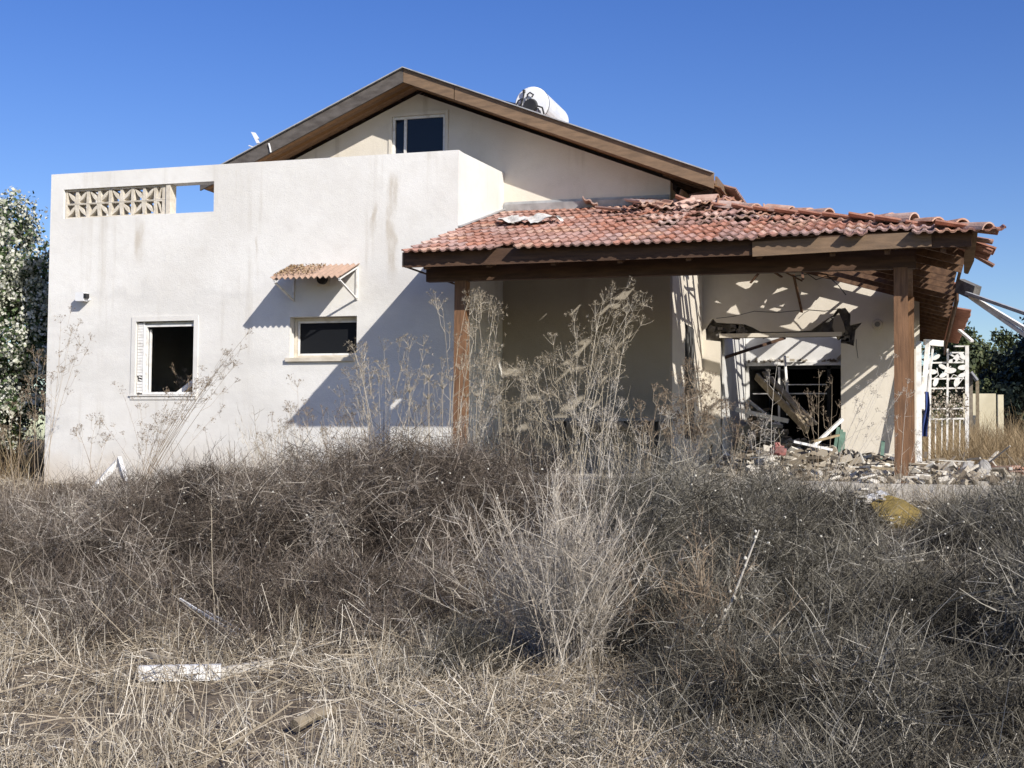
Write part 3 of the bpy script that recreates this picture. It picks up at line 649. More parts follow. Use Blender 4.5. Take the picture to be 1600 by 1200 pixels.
# hip tiles
L = math.hypot(XE-XW, Y1-YE)
n_h = 16
for k in range(n_h):
    q = (k+.0)/n_h; x = XE+.16+(XW-XE)*q; y = YE-.16+(Y1-YE)*q
    if k in (6, 10): continue
    d = rs.gauss(0, .16 if k < 9 else .3) if k else 0
    m = slope_mat(x, y, zr(min(x, XE))+(.02+abs(rs.gauss(0, .03)) if k else -.03), 1, -1, math.atan(TP_/math.sqrt(2)), d, rs.gauss(0, .2) if k else .1, rs.gauss(0, .09) if k else -.02)
    put(RM, m, 'hip_tile')
m = slope_mat(-2.75, 19.15, zf(19.0)+.17, .2, -1, .2, 1.25, .1, 0); put(RM, m, 'hip_tile')
# tile row overhanging the right eave, seen from below with light behind
for (ax_, ay_, bx_, by_, Yt, rl) in ((1516, 357, 1560, 365, 15.80, .1), (1515, 372, 1551, 381, 16.05, -.25), (1512, 379, 1553, 396, 16.35, .2), (1510, 391, 1551, 418, 16.7, -.1), (1508, 384, 1546, 402, 16.2, .5)):
    pa, pb = at(ax_, ay_, Yt), at(bx_, by_, Yt); yv = (pa-pb).normalized(); zv = Vector((-yv.z, 0, yv.x)) if yv.x > 0 else Vector((yv.z, 0, -yv.x)); zv.normalize(); xv = yv.cross(zv)
    m = Matrix((xv, yv, zv)).transposed().to_4x4(); m.translation = pb
    put(TM, m @ Matrix.Rotation(rl, 4, 'Y') @ Matrix.Scale(.8, 4, (1, 0, 0)), 'tile')
# right slope: joined tiles, large area stripped bare
b_ = MB()
for i in range(-1, 12):
    xx = XE-.02-i*RP*.98; ya = YE+max(0, XE-xx)+.06; y = ya
    while y < 32:
        bare = (-3.5 < xx < -1.3 and 19.2 < y < 21.9) or (-1.4 < xx < -.1 and 20.6 < y < 22.0) or (-2.3 < xx < -.05 and 22.35 < y < 23.3) or (xx < -.2 and 23.2 < y < 27) or (xx > .45 and 18.2 < y < 21.2) or (xx > XE+.2 and y < 24.5)
        u = rs.random()
        semi = -2.3 < xx < -.9 and 22.35 < y < 23.3
        keep = (u > .5 if semi else u > .90 if bare else u > .05) and not (xx > XE+.2 and y < 24.5)
        if bare and xx < -1.05 and (y < 19.9): keep = u > .5
        if keep:
            j = 1.0 if bare else .15
            bake(TM, slope_mat(xx+rs.gauss(0, .01), y, zr(xx)+.022, 1, 0, PIT, rs.gauss(0, .3*j), rs.gauss(0, .1*j), rs.gauss(0, .1*j)), b_)
        y += .25
tag(part('side_slope_tiles', b_, 'tile'), 'patchy clay tiles left on the far porch slope', kind='stuff')
# slab
sb = MB(); sb.prism([(XC+.01, 15.80), (1.25, 15.75), (1.25, Y2-.002), (XW+.002, Y2-.002), (XW+.002, Y1-.002), (XC+.01, Y1-.002)], [], (0, 0, -.62), EX, EY, (0, 0, .19))
part('floor_slab', sb, 'slab')
part('floor_slab', MB().ext(XR+.01, 1.25, Y2+.002, 30, -.62, -.435), 'slab')

# white rag on the tiles
nx_, ny_ = 22, 9; vs_ = []
for j in range(ny_):
    for i in range(nx_):
        u, v = i/(nx_-1), j/(ny_-1); x = -5.80+.98*u+.06*math.sin(v*6)+rs.uniform(-.02, .02); y = 18.0+.7*(v-.3)*(.55+.35*math.sin(u*2.6+.4)+.25*math.sin(u*11))+.06*math.sin(u*17)+rs.uniform(-.02, .02)
        vs_.append((x, y, zf(y)+.10+.022*math.sin(u*16+v*5)+.018*math.sin(v*9+u*9)+rs.uniform(0, .022)))
fs_ = [(j*nx_+i, j*nx_+i+1, (j+1)*nx_+i+1, (j+1)*nx_+i) for j in range(ny_-1) for i in range(nx_-1)]
b_ = MB(); b_.add(vs_, fs_); o = b_.build('cloth', M['cloth'], smooth=True); tag(o, 'crumpled dirty white cloth lying on the red roof tiles', 'cloth')
# white poles thrust out from the broken eave
stub = MB(); stub.beam(at(1499, 446, 20.2), at(1526, 458, 19.9), .12, .2); o = stub.build('timber_stub', M['concrete']); tag(o, 'grey broken timber stub jutting from the right eave', 'timber')
for i, (a, c, lab) in enumerate((((1510, 458), (1625, 498), 'upper weathered pole jutting right from the broken eave into the sky'), ((1516, 464), (1640, 550), 'lower pale pole sloping steeply down from the broken eave'), ((1516, 462), (1640, 536), 'middle pale pole between two others at the broken eave'))):
    b_ = MB(); b_.beam(at(*a, 19.9), at(*c, 18.9), .06, .045); tag(b_.build('pole', M['alu'] if i else M['felt']), lab, 'pole', 'poles jutting from the broken eave')
b_ = MB(); b_.beam(at(1499, 516, 25), at(1519, 533, 24.6), .06, .04); tag(b_.build('loose_board', M['alu']), 'short pale board poking out under the far eave', 'board')
# hanging wires in the porch
for pts, lab in (([(1240, 432), (1262, 428), (1275, 437), (1290, 432), (1303, 434)], 'curled dark wire hanging below the porch roof'), ([(1290, 428), (1310, 446), (1322, 461)], 'straight thin wire dangling beside the white lit wall')):
    b_ = MB(); b_.tube([at(x, y, 22.6) for x, y in pts], .009, 5); tag(b_.build('wire', M['black']), lab, 'wire')

# ------------------------------------------------------------------ porch contents and rubble
t = thing('table', 'dark steel topped table standing against the shaded porch wall', 'table', (-4.4, 19.2, -.43))
b_ = MB(); b_.ext(-5.25, -3.62, 18.85, 19.6, .34, .385); b_.build('tabletop', M['steel'], t)
for x, y in ((-5.15, 18.93), (-3.72, 18.93), (-5.15, 19.52), (-3.72, 19.52)):
    b_ = MB(); b_.ext(x-.025, x+.025, y-.025, y+.025, -.43, .34); b_.build('leg', M['black'], t)
b_ = MB(); b_.beam((-4.1, 18.95, .33), (-3.7, 18.95, .12), .02, .03); b_.build('brace', M['black'], t)
def plank(a, c, w, h, m, lab, cat='plank', name='plank', grp=None, up=(0, 0, 1)):
    b_ = MB(); b_.beam(a, c, w, h, up); o = b_.build(name, M[m]); return tag(o, lab, cat, grp)
plank(at(1182, 588, 24.2), at(1262, 672, 22.9), .05, .13, 'plank', 'broad weathered plank leaning down through the ruined doorway')
plank(at(1194, 582, 24.3), at(1268, 664, 23.0), .09, .04, 'plank', 'second slimmer plank lying against the broad doorway plank')
plank(at(1204, 590, 24.35), at(1275, 662, 22.95), .04, .05, 'plank', 'thin pale batten edging the leaning doorway planks')
plank(at(1128, 560, 23.5), at(1226, 528, 25.2), .05, .05, 'woodx', 'dark beam slanting across the top of the doorway')
plank(at(1262, 705, 22.2), at(1316, 655, 22.8), .05, .05, 'alu', 'white pole leaning against the right doorway edge', 'pole')
for k, (a, c) in enumerate((((1303, 712), (1310, 668)), ((1310, 715), (1315, 672)), ((1316, 715), (1319, 676)))):
    plank(at(*a, 22.4), at(*c, 22.9), .05, .03, 'green', ('leftmost', 'middle', 'rightmost')[k]+' of the green boards upright at the doorway edge', 'board', 'green_board', 'green boards at the doorway')
plank(at(1376, 740, 20.0), at(1380, 690, 20.6), .05, .03, 'green', 'lone green stake leaning in front of the sunlit wall', 'board', 'green_board')
plank(at(1150, 640, 24.4), at(1232, 658, 24.2), .05, .08, 'alu', 'white frame bar lying across the debris in the dark doorway', 'bar', 'bar')
plank(at(1168, 625, 25.2), at(1222, 668, 24.9), .04, .05, 'alu', 'bent white bar sloping down behind the doorway planks', 'bar', 'bar')
plank(at(1226, 556, 25.6), at(1232, 640, 25.4), .04, .04, 'alu', 'upright white frame rail standing inside the doorway', 'rail', 'rail')
b_ = MB()
def rubble(n, x0, x1, y0, y1, h, smin, smax):
    for _ in range(n):
        x = random.uniform(x0, x1); y = random.uniform(y0, y1); s_ = random.uniform(smin, smax)*random.choice((1, 1, 1.7))
        e = math.sin((x-x0)/(x1-x0)*math.pi)*math.sin(min(1, max(0, (y-y0)/(y1-y0)))*math.pi)
        z = -.42+random.random()**1.5*h*(.3+.7*e)
        rot = Matrix.Rotation(random.uniform(0, 3), 3, 'Z') @ Matrix.Rotation(random.gauss(0, .45), 3, 'X') @ Matrix.Rotation(random.gauss(0, .4), 3, 'Y')
        b_.box((x, y, z), (s_, s_*random.uniform(.3, .9), s_*random.uniform(.06, .4)), rot, random.random())
rubble(2200, -3.3, .0, 18.6, 23.1, .40, .025, .17); rubble(900, -3.1, -1.2, 23.2, 26.2, .55, .03, .22); rubble(1300, -.6, 1.25, 15.85, 19.5, .15, .02, .14); rubble(700, -3.2, -.4, 16.4, 18.8, .14, .02, .12)
rubble(420, -3.2, -2.25, 23.9, 26.3, 1.15, .04, .26); rubble(160, -2.3, -1.3, 25.0, 26.3, .5, .04, .3)
for _ in range(46):
    b_.box((random.uniform(-3.2, -.4), random.uniform(26.38, 26.5), 1.665+random.random()**2*.09), (random.uniform(.03, .14), .06, random.uniform(.015, .05)), Matrix.Rotation(random.gauss(0, .4), 3, 'Y'), random.random())
for _ in range(260):
    zn = random.random(); x = random.uniform(-3.2, 1.1); y = random.uniform(16, 22.8) if x > -.8 else random.uniform(18.5, 23)
    p = Vector((x, y, -.40+random.random()**2*.3)); d = Vector((random.gauss(0, 1), random.gauss(0, 1), random.gauss(0, .22))).normalized()*random.uniform(.12, .5)
    b_.beam(p-d*.5, p+d*.5, random.uniform(.012, .04), random.uniform(.01, .03), t=random.choice((.05, .15, .5, .8, .95)))
o = b_.build('rubble', M['rubble'], tint=True); tag(o, 'pale rubble of plaster, block and timber strewn over the porch floor', kind='stuff')
long_labs = ['long pale board lying flat left of the tall post', 'white lath lying on the slab edge under the post', 'split grey board behind the tall post', 'pale strip of timber half buried in porch rubble', 'bleached board lying right of the tall post', 'narrow white board along the front slab edge', 'short white board tilted on the rubble before the doorway']
for k, (a, c, lab) in enumerate(zip([(1335, 748), (1300, 757), (1360, 730), (1240, 690), (1435, 745), (1440, 762), (1270, 690)], [(1400, 752), (1395, 768), (1420, 736), (1300, 703), (1510, 757), (1545, 758), (1310, 680)], long_labs)):
    plank(at(*a, 17.2-.2*k if k < 6 else 20), at(*c, 17.3-.2*k if k < 6 else 20.2), .10, .03, 'alu' if k % 2 else 'plank', lab, 'board', 'board', 'boards strewn on the porch rubble')
for k, (x, y, m, lab) in enumerate(((.62, 17.6, 'stone', 'round grey pot lying on its side in the rubble right of the post'), (.82, 17.5, 'rubble', 'grey lump of concrete beside the fallen roof tiles'))):
    ang = Vector((random.random(), random.random(), .2)).normalized(); b_ = MB(); b_.tube([Vector((x, y, -.28))+ang*q for q in (-.16, -.1, .05, .15, .17)], [.03, .07, .09, .06, .05], 12); tag(b_.build('pot' if k == 0 else 'concrete_lump', M['stone']), lab, 'pot' if k == 0 else 'rubble')
# fallen tiles at the right
tl = ['topmost', 'second', 'third', 'fourth', 'fifth', 'sixth', 'lowest']
for k in range(22):
    o = bpy.data.objects.new('fallen_tile', TM if k % 3 else TP); C.objects.link(o)
    o.matrix_world = Matrix.Translation((random.uniform(.78, 1.45), random.uniform(17.9, 19.6), -.40+k*.006)) @ Matrix.Rotation(random.uniform(-.5, 2.2), 4, 'Z') @ Matrix.Rotation(random.gauss(0, .08), 4, 'X')
    tag(o, 'salmon clay tile in the flat heap of fallen tiles right of the post', 'roof tile', 'fallen roof tiles in a heap')
# red plastic scrap, foam, bags
b_ = MB(); c_ = at(1217, 703, 18.2)
for k in range(7): b_.box(c_+Vector((random.gauss(0, .08), random.gauss(0, .05), random.gauss(0, .05))), (.12, .02, .1), Matrix.Rotation(random.uniform(0, 3), 3, 'Z') @ Matrix.Rotation(random.uniform(-1, 1), 3, 'X'))
M['red'] = mat('faded_red_plastic', (.36, .13, .115), (.5, .27, .24), 12, .6); tag(b_.build('plastic_scrap', M['red']), 'torn faded red plastic on the rubble before the doorway', 'scrap')
p_ = [at(1360, 786, 14.55), at(1388, 773, 14.75), at(1412, 781, 14.7), at(1441, 799, 14.5), at(1434, 826, 14.2), at(1395, 818, 14.15), at(1372, 806, 14.2)]
nrm = (p_[2]-p_[0]).cross(p_[4]-p_[0]).normalized()*.07
b_ = MB(); n = len(p_); cen = sum(p_, Vector())/n
vs_ = p_+[cen-nrm*.4]+[p+nrm for p in p_]; fs_ = [(i, (i+1) % n, n) for i in range(n)]+[(i, (i+1) % n, n+1+(i+1) % n, n+1+i) for i in range(n)]+[tuple(range(2*n, n, -1))]
b_.add(vs_, fs_); tag(b_.build('cushion', M['foam']), 'mustard brown foam cushion slumped over the bushes before the post', 'cushion')
b_ = MB(); c_ = at(1350, 778, 14.9)
for k in range(40): b_.box(c_+Vector((random.gauss(.1, .22), random.gauss(0, .15), random.gauss(-.02, .05))), (random.uniform(.03, .12), random.uniform(.03, .09), .02), Matrix.Rotation(random.uniform(0, 3), 3, 'Z') @ Matrix.Rotation(random.uniform(-.6, .6), 3, 'X'), random.uniform(.5, 1))
tag(b_.build('plaster_crumbs', M['rubble'], tint=True), 'white plaster crumbs around the mustard cushion', kind='stuff')
plank(at(1340, 790, 14.9), at(1385, 772, 15.1), .2, .03, 'whiteplastic', 'white panel fragment behind the mustard cushion', 'panel', 'panel', up=(0, -.4, 1))

# ------------------------------------------------------------------ white metal trellis gate and posts on the right
t = thing('metal_trellis', 'white metal trellis gate with leaf ornaments beyond the tall post', 'gate', (.6, 25, -.43))
def bar(mb, a, c, r_=.014): mb.beam(at(*a, 25), at(*c, 25), r_*2, r_*2)
fr = MB(); 
for a, c, r_ in (((1511, 540), (1511, 770), .032), ((1481, 545), (1480, 705), .018), ((1454, 560), (1452, 760), .02)): bar(fr, a, c, r_)
fr.build('frame', M['alu'], t)
for y in (566, 591, 606, 638): 
    b_ = MB(); bar(b_, (1452, y+1), (1511, y), .014); b_.build('rail', M['alu'], t)
for a, c in (((1490, 541), (1511, 541)), ((1484, 551), (1511, 551))):
    b_ = MB(); bar(b_, a, c, .012); b_.build('rail', M['alu'], t)
b_ = MB(); bar(b_, (1483, 553), (1508, 565), .014); b_.build('bent_bar', M['alu'], t)
for x in (1462, 1472, 1490, 1500):
    b_ = MB(); bar(b_, (x, 656), (x-1, 760), .010); b_.build('bar', M['alu'], t)
b_ = MB(); bar(b_, (1452, 655), (1511, 654), .016); b_.build('rail', M['alu'], t)
for (x, y, r_, an) in ((1463, 558, 9, .6), (1473, 573, 9, -.5), (1456, 581, 11, 0), (1474, 586, 9, .5), (1485, 579, 12, .1), (1494, 560, 11, 1.0), (1503, 556, 10, -.9), (1505, 574, 11, .1), (1504, 586, 9, .3), (1462, 597, 10, 1.2), (1495, 597, 11, 1.3), (1487, 564, 8, .2)):
    c_ = at(x, y, 24.97); k = r_/2050*25.5*.55; pts = []
    for q in np.linspace(0, 2*math.pi, 13)[:-1]:
        u, v = math.cos(q)*k*1.25, math.sin(q)*k*.62; pts.append((u*math.cos(an)-v*math.sin(an), u*math.sin(an)+v*math.cos(an)))
    b_ = MB(); b_.prism(pts, [], c_, EX, EZ, (0, .02, 0)); b_.build('leaf_ornament', M['alu'], t)
b_ = MB()
for pl in ([(1464, 575), (1466, 586), (1458, 592)], [(1478, 600), (1490, 585), (1500, 590)], [(1470, 590), (1478, 578), (1486, 572)], [(1498, 600), (1504, 592), (1507, 580)]): b_.tube([at(x, y, 24.98) for x, y in pl], .008, 5)
b_.build('scroll', M['alu'], t)
plank(at(1435.5, 534, 23.0), at(1436.5, 722, 22.6), .085, .085, 'alu', 'tall white metal post just right of the brown post', 'post', 'metal_post')
plank(at(1450, 536, 24.2), at(1441, 640, 23.8), .07, .07, 'alu', 'white slanting post between the tall white post and trellis', 'post', 'metal_post')
plank(at(1458, 540, 24.3), at(1449, 620, 24.0), .03, .03, 'alu', 'thin white slanting rod beside the trellis', 'rod', 'metal_rod')
plank(at(1444, 534.5, 24.2), at(1473, 537, 24.3), .1, .1, 'alu', 'short white crossbar under the dark far eave', 'bar', 'crossbar')
nx_, ny_ = 8, 14; vs_ = []; 
for j in range(ny_):
    for i in range(nx_):
        u, v = i/(nx_-1), j/(ny_-1); p = at(1441+10*u+2*math.sin(v*5), 612+70*v, 23.9); vs_.append(p+Vector((0, .08*math.sin(u*9+v*3), 0)))
b_ = MB(); b_.add(vs_, [(j*nx_+i, j*nx_+i+1, (j+1)*nx_+i+1, (j+1)*nx_+i) for j in range(ny_-1) for i in range(nx_-1)]); tag(b_.build('cloth', M['blue'], smooth=True), 'blue cloth hanging between the white posts and trellis', 'cloth')

# ------------------------------------------------------------------ scraps on the ground
c1, c2, c3 = at(141, 770, 14.6), at(184, 722, 14.9), at(205, 782, 14.3)
plank(c1, c2, .05, .07, 'alu', 'white slat slanting up to the left by the house wall', 'slat', 'slat')
plank(c2+Vector((.02, 0, .03)), c3, .05, .10, 'alu', 'white ribbed slat propped steeply against another slat', 'slat', 'slat')
b_ = MB(); b_.box(at(146, 772, 14.4), (.34, .2, .06), Matrix.Rotation(.2, 3, 'Z')); tag(b_.build('plastic_bag', M['cloth']), 'flat white bag lying under the propped slats', 'bag')
def low(px, py): # point on the ground sheet seen at that picture position
    Y = 6.0
    for _ in range(40):
        p = at(px, py, Y); e = gzf(p.x, Y); Y *= (e/p.z)**.6 if p.z < 0 else 1
    return at(px, py, Y)
def g3(p, dz): return Vector((p.x, p.y, gzf(p.x, p.y)+dz))
a, c = low(217, 1070), low(345, 1062); plank(g3(a, .065), g3(c, .045), .05, .09, 'alu', 'white painted board lying in the straw in the left foreground', 'board', 'board')
a, c = low(330, 1062), low(425, 1040); plank(g3(a, .035), g3(c, .015), .03, .05, 'slab', 'thin white board continuing behind the foreground board', 'board', 'board')
a, c = low(222, 1050), low(262, 1058); plank(g3(a, .12), g3(c, .1), .02, .02, 'pale' if False else 'plank', 'short pale stick above the white foreground board', 'stick', 'stick')
a, c = at(281, 936, 8.1), at(372, 992, 7.7); plank(a, c, .014, .016, 'alu', 'thin white strip slanting over the brown scrub edge', 'strip', 'strip')
a, c = at(322, 955, 8.0), at(377, 985, 7.7); plank(a, c, .008, .010, 'alu', 'thinner white strip parallel to the longer slanting strip', 'strip', 'strip')
b_ = MB(); c_ = low(1415, 1168)
import bmesh
bm = bmesh.new(); bmesh.ops.create_icosphere(bm, subdivisions=3, radius=1)
for v in bm.verts: v.co = Vector((v.co.x*.17, v.co.y*.12, v.co.z*.09))*(1+.25*math.sin(v.co.x*5+1)*math.cos(v.co.y*4)+random.uniform(-.07, .07))
me = bpy.data.meshes.new('rock'); bm.to_mesh(me); bm.free(); o = link('rock', me, M['stone']); o.location = g3(c_, .05); tag(o, 'rough grey rock among the weeds at the lower right', 'rock')
b_ = MB(); a, c = low(460, 1150), low(520, 1128); b_.tube([g3(a, .05), g3((a+c)/2, .07), g3(c, .06)], [.035, .03, .03], 7); tag(b_.build('branch', M['plank']), 'short thick broken branch lying in foreground straw', 'branch')
# ------------------------------------------------------------------ vegetation
def scrub(name, mounds, n, m, lab, seed, wmul=1.0):
    """dense thicket: many small rounded shrublets of short curling twigs heaped into larger mounds"""
    global rng
    rng = np.random.default_rng(seed)
    mounds = np.array(mounds, float)          # x, y, rx, ry, h
    area = mounds[:, 2]*mounds[:, 3]; ns = int(area.sum()*36); k = rng.choice(len(mounds), ns, p=area/area.sum()); mx = mounds[k]
    a = rng.random(ns)*2*np.pi; r_ = np.sqrt(rng.random(ns)); lump = 1+.22*np.sin(a*3+mx[:, 0]*5)+.12*np.sin(a*7+mx[:, 1]*3)
    x = mx[:, 0]+np.cos(a)*r_*mx[:, 2]*lump; y = mx[:, 1]+np.sin(a)*r_*mx[:, 3]*lump
    top = mx[:, 4]*np.sqrt(np.maximum(.02, 1-r_**2.4))*(1+.22*bumpy(x*2.6, y*2.6))
    R2 = rng.uniform(.10, .33, ns); u = rng.random(ns)**.45; z = gz(x, y)+np.maximum(.04, (top-R2*.8)*u)
    pal = np.clip(rng.normal(.42, .2, ns)+.25*(rng.random(ns) < .07)-.22*(u < .55), 0, 1)  # lower shrublets tinted darker: shade of the hollows put into the twig colour
    w = R2**2; j = rng.choice(ns, n, p=w/w.sum())
    dv = unit(rng.normal(size=(n, 3))+np.array([0, 0, .35])); q = rng.random((n, 1))**.5
    P = np.stack([x, y, z], 1)[j]+dv*q*(R2[j]*np.array(1.0))[:, None]*np.array([1.05, 1.05, .9])
    P[:, 2] = np.maximum(P[:, 2], gz(P[:, 0], P[:, 1])+.01)
    D = dv*.55+rng.normal(size=(n, 3))*.8
    L_ = np.minimum(rng.gamma(3, .021, n)+.028, .22); W_ = rng.uniform(.0028, .0054, n)*wmul
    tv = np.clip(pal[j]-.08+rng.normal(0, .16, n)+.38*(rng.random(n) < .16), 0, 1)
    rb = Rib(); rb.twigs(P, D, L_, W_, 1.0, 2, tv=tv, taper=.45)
    # longer bare stems arching out of it
    s2 = rng.choice(ns, int(ns*.6)); c = len(s2); P = np.stack([x[s2], y[s2], z[s2]], 1)
    rb.twigs(P, rng.normal(size=(c, 3))*.6+np.array([0, 0, .8]), np.minimum(rng.gamma(3, .05, c)+.08, .38), .0040*wmul, 1.1, 5, tv=np.clip(rng.normal(.7, .22, c), 0, 1))
    o = rb.build(name, m); return tag(o, lab, 'scrub', kind='stuff')
def X(px, Y): return at(px, 800, Y).x
ML = [(X(60, 8.6), 8.6, .8, .8, .34), (X(210, 8.5), 8.5, .8, .8, .42), (X(370, 8.5), 8.5, .8, .8, .46), (X(520, 8.6), 8.6, .8, .8, .52), (X(660, 8.9), 8.9, .6, .8, .55), (X(-40, 10.5), 10.5, 1.0, 1.5, .6), (X(120, 10), 10, .95, 1.5, .72), (X(250, 10.3), 10.3, .95, 1.7, .86), (X(380, 10.6), 10.6, 1.0, 1.8, 1.02), (X(520, 10.8), 10.8, 1.0, 1.8, 1.15), (X(640, 10.8), 10.8, .9, 1.8, 1.18), (X(740, 11), 11, .8, 1.7, 1.15), (X(330, 13), 13, 1.1, 1.4, .62), (X(560, 13.2), 13.2, 1.3, 1.4, .84), (X(760, 13.4), 13.4, 1.2, 1.3, .80), (X(180, 13.4), 13.4, 1.0, 1.2, .50), (X(140, 7.6), 7.6, .4, .4, .2), (X(420, 7.7), 7.7, .5, .4, .24), (X(560, 7.8), 7.8, .4, .4, .26), (X(15, 9), 9, .5, .6, .3)]
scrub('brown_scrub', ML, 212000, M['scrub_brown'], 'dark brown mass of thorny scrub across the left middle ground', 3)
MR = [(X(1090, 9.2), 9.2, .75, 1.6, 1.12), (X(1200, 9), 9, .8, 1.7, 1.02), (X(1310, 8.8), 8.8, .8, 1.6, .62), (X(1430, 8.6), 8.6, .8, 1.6, .34), (X(1560, 8.4), 8.4, .8, 1.6, .76), (X(1700, 8.4), 8.4, .9, 1.6, .95), (X(1130, 12), 12, .9, 1.5, 1.0), (X(1000, 12.4), 12.4, .8, 1.3, .72), (X(1245, 11.6), 11.6, .66, 1.3, .82), (X(1590, 12.2), 12.2, .75, 1.4, .66), (X(1660, 12), 12, 1.0, 1.5, .7), (X(1150, 7), 7, .45, .7, .55), (X(1280, 6.8), 6.8, .5, .8, .58), (X(1420, 6.7), 6.7, .5, .7, .5), (X(1560, 6.6), 6.6, .5, .7, .58), (X(1545, 13.8), 13.8, .55, .8, .36), (X(1000, 13.9), 13.9, .8, 1.0, .62), (X(720, 7.4), 7.4, .3, .35, .2), (X(960, 6.3), 6.3, .35, .4, .24), (X(1050, 5.7), 5.7, .3, .35, .2), (X(1220, 5.6), 5.6, .4, .45, .3), (X(1380, 5.5), 5.5, .4, .4, .3), (X(1530, 5.4), 5.4, .4, .4, .34), (X(1640, 5.6), 5.6, .4, .4, .36), (X(1880, 8.8), 8.8, .9, 1.5, .75), (X(1850, 11.5), 11.5, 1.1, 1.4, .6), (X(1850, 6.6), 6.6, .6, .8, .45)]
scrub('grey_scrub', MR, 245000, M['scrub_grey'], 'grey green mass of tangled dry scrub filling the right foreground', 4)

# ground straw
rng = np.random.default_rng(21)
def strawbed(n, px0, px1, y0, y1, hmin, hmax, lie, W0, rb):
    Y = rng.uniform(y0, y1, n); fx = rng.uniform(px0, px1, n); d0 = at(px0, 900, 1).x; 
    k0 = at(0, 900, 1).x; k1 = at(1600, 900, 1).x
    x = Y*(k0+(k1-k0)*fx/1600); keep = bumpy(x*1.3+5, Y*1.3) > rng.normal(-.12, .3, n); x, Y = x[keep], Y[keep]; n = len(x)
    el = np.where(rng.random(n) < lie, rng.normal(.05, .12, n), rng.uniform(.6, 1.5, n)); az = rng.random(n)*6.28
    D = np.stack([np.cos(az)*np.cos(el), np.sin(az)*np.cos(el), np.abs(np.sin(el))], 1)
    P = np.stack([x, Y, gz(x, Y)+rng.random(n)**2*.10*(el < .5)], 1)
    rb.twigs(P, D, rng.uniform(hmin, hmax, n), rng.uniform(.6, 1.4, n)*W0, .5, 2, tv=np.clip(rng.normal(.5, .24, n)+.2*bumpy(x, Y), 0, 1), taper=.4)
rb = Rib()
strawbed(80000, -80, 1150, 4.3, 8.9, .04, .17, .84, .0046, rb)
strawbed(48000, 600, 2050, 4.3, 7.2, .04, .15, .78, .0042, rb)
strawbed(1800, -80, 900, 4.6, 8.6, .15, .45, .95, .006, rb)
strawbed(160, -80, 640, 4.4, 6.4, .3, .7, 1.0, .010, rb)
strawbed(16000, -100, 500, 9.5, 17.5, .06, .26, .6, .007, rb)
strawbed(10000, 400, 1700, 10, 15.8, .05, .22, .6, .007, rb)
# standing tufts of cut stalks
nt_ = 130; fx = rng.uniform(-60, 900, nt_); Yt = rng.uniform(4.6, 8.9, nt_); k0 = at(0, 900, 1).x; k1 = at(1600, 900, 1).x
xt = Yt*(k0+(k1-k0)*fx/1600); cnt = rng.integers(8, 34, nt_); j = np.repeat(np.arange(nt_), cnt); n = len(j)
lean = rng.normal(0, .3, (nt_, 2)); P = np.stack([xt[j]+rng.normal(0, .07, n), Yt[j]+rng.normal(0, .07, n), np.zeros(n)], 1); P[:, 2] = gz(P[:, 0], P[:, 1])
hh = rng.uniform(.10, .34, nt_)[j]*rng.uniform(.5, 1.25, n)
rb.twigs(P, np.stack([lean[j, 0]+rng.normal(0, .14, n), lean[j, 1]+rng.normal(0, .14, n), np.ones(n)], 1), hh, rng.uniform(.003, .0065, n), .16, 3, tv=np.clip(rng.normal(.7, .2, n), 0, 1), taper=.5)
# sparse bare upright canes standing out of the scrub edge
n = 36; fx = rng.uniform(0, 1500, n); Yt = rng.uniform(7.6, 9.4, n); P = np.stack([Yt*(k0+(k1-k0)*fx/1600), Yt, np.zeros(n)], 1); P[:, 2] = gz(P[:, 0], P[:, 1])+.1
E_, D_ = rb.twigs(P, np.stack([rng.normal(0, .25, n), rng.normal(0, .2, n), np.ones(n)], 1), rng.uniform(.25, .6, n), .005, .3, 4, tv=rng.uniform(.5, .9, n), taper=.4)
rb.twigs(np.repeat(E_, 3, 0), np.repeat(D_, 3, 0)+rng.normal(size=(n*3, 3))*.5, rng.uniform(.06, .16, n*3), .0035, .3, 2, tv=rng.uniform(.6, 1, n*3))
tag(rb.build('straw', M['straw']), 'dry straw and flattened stalks covering the foreground ground', kind='stuff')
# field weeds on the right, far
rng = np.random.default_rng(22)
rb = Rib(); n = 52000
Y = 18.6+28*rng.random(n)**1.25; x = rng.uniform(.95, 9, n)*np.maximum(1, Y/26); x = np.where((Y > 25.4) & (rng.random(n) < .3), rng.uniform(.15, 2.2, n)*Y/25, x); fr_ = rng.random(n) < .05; x = np.where(fr_, rng.uniform(.3, 1.25, n), x); Y = np.where(fr_, rng.uniform(21.5, 24.6, n), Y)
D = np.stack([rng.normal(0, .35, n), rng.normal(0, .35, n), np.ones(n)], 1); hgt = (.72+.40*bumpy(x*1.5, Y*.8))*np.clip((Y-15)/9, .45, 1.75)
P = np.stack([x, Y, gz(x, Y)+hgt*rng.random(n)*.8], 1)
rb.twigs(P, D, rng.uniform(.12, .5, n), rng.uniform(.005, .011, n), .5, 2, tv=np.clip(rng.normal(.45, .22, n)+.2*bumpy(x, Y), 0, 1))
n = 9000; Y = rng.uniform(16, 26, n); x = rng.uniform(-19, -13.6, n); D = np.stack([rng.normal(0, .3, n), rng.normal(0, .3, n), np.ones(n)], 1)
rb.twigs(np.stack([x, Y, gz(x, Y)], 1), D, rng.uniform(.2, .9, n), rng.uniform(.005, .01, n), .3, 2)
tag(rb.build('field_weeds', M['field']), 'tall golden brown dry weeds in the field behind the trellis and beside the house', kind='stuff')

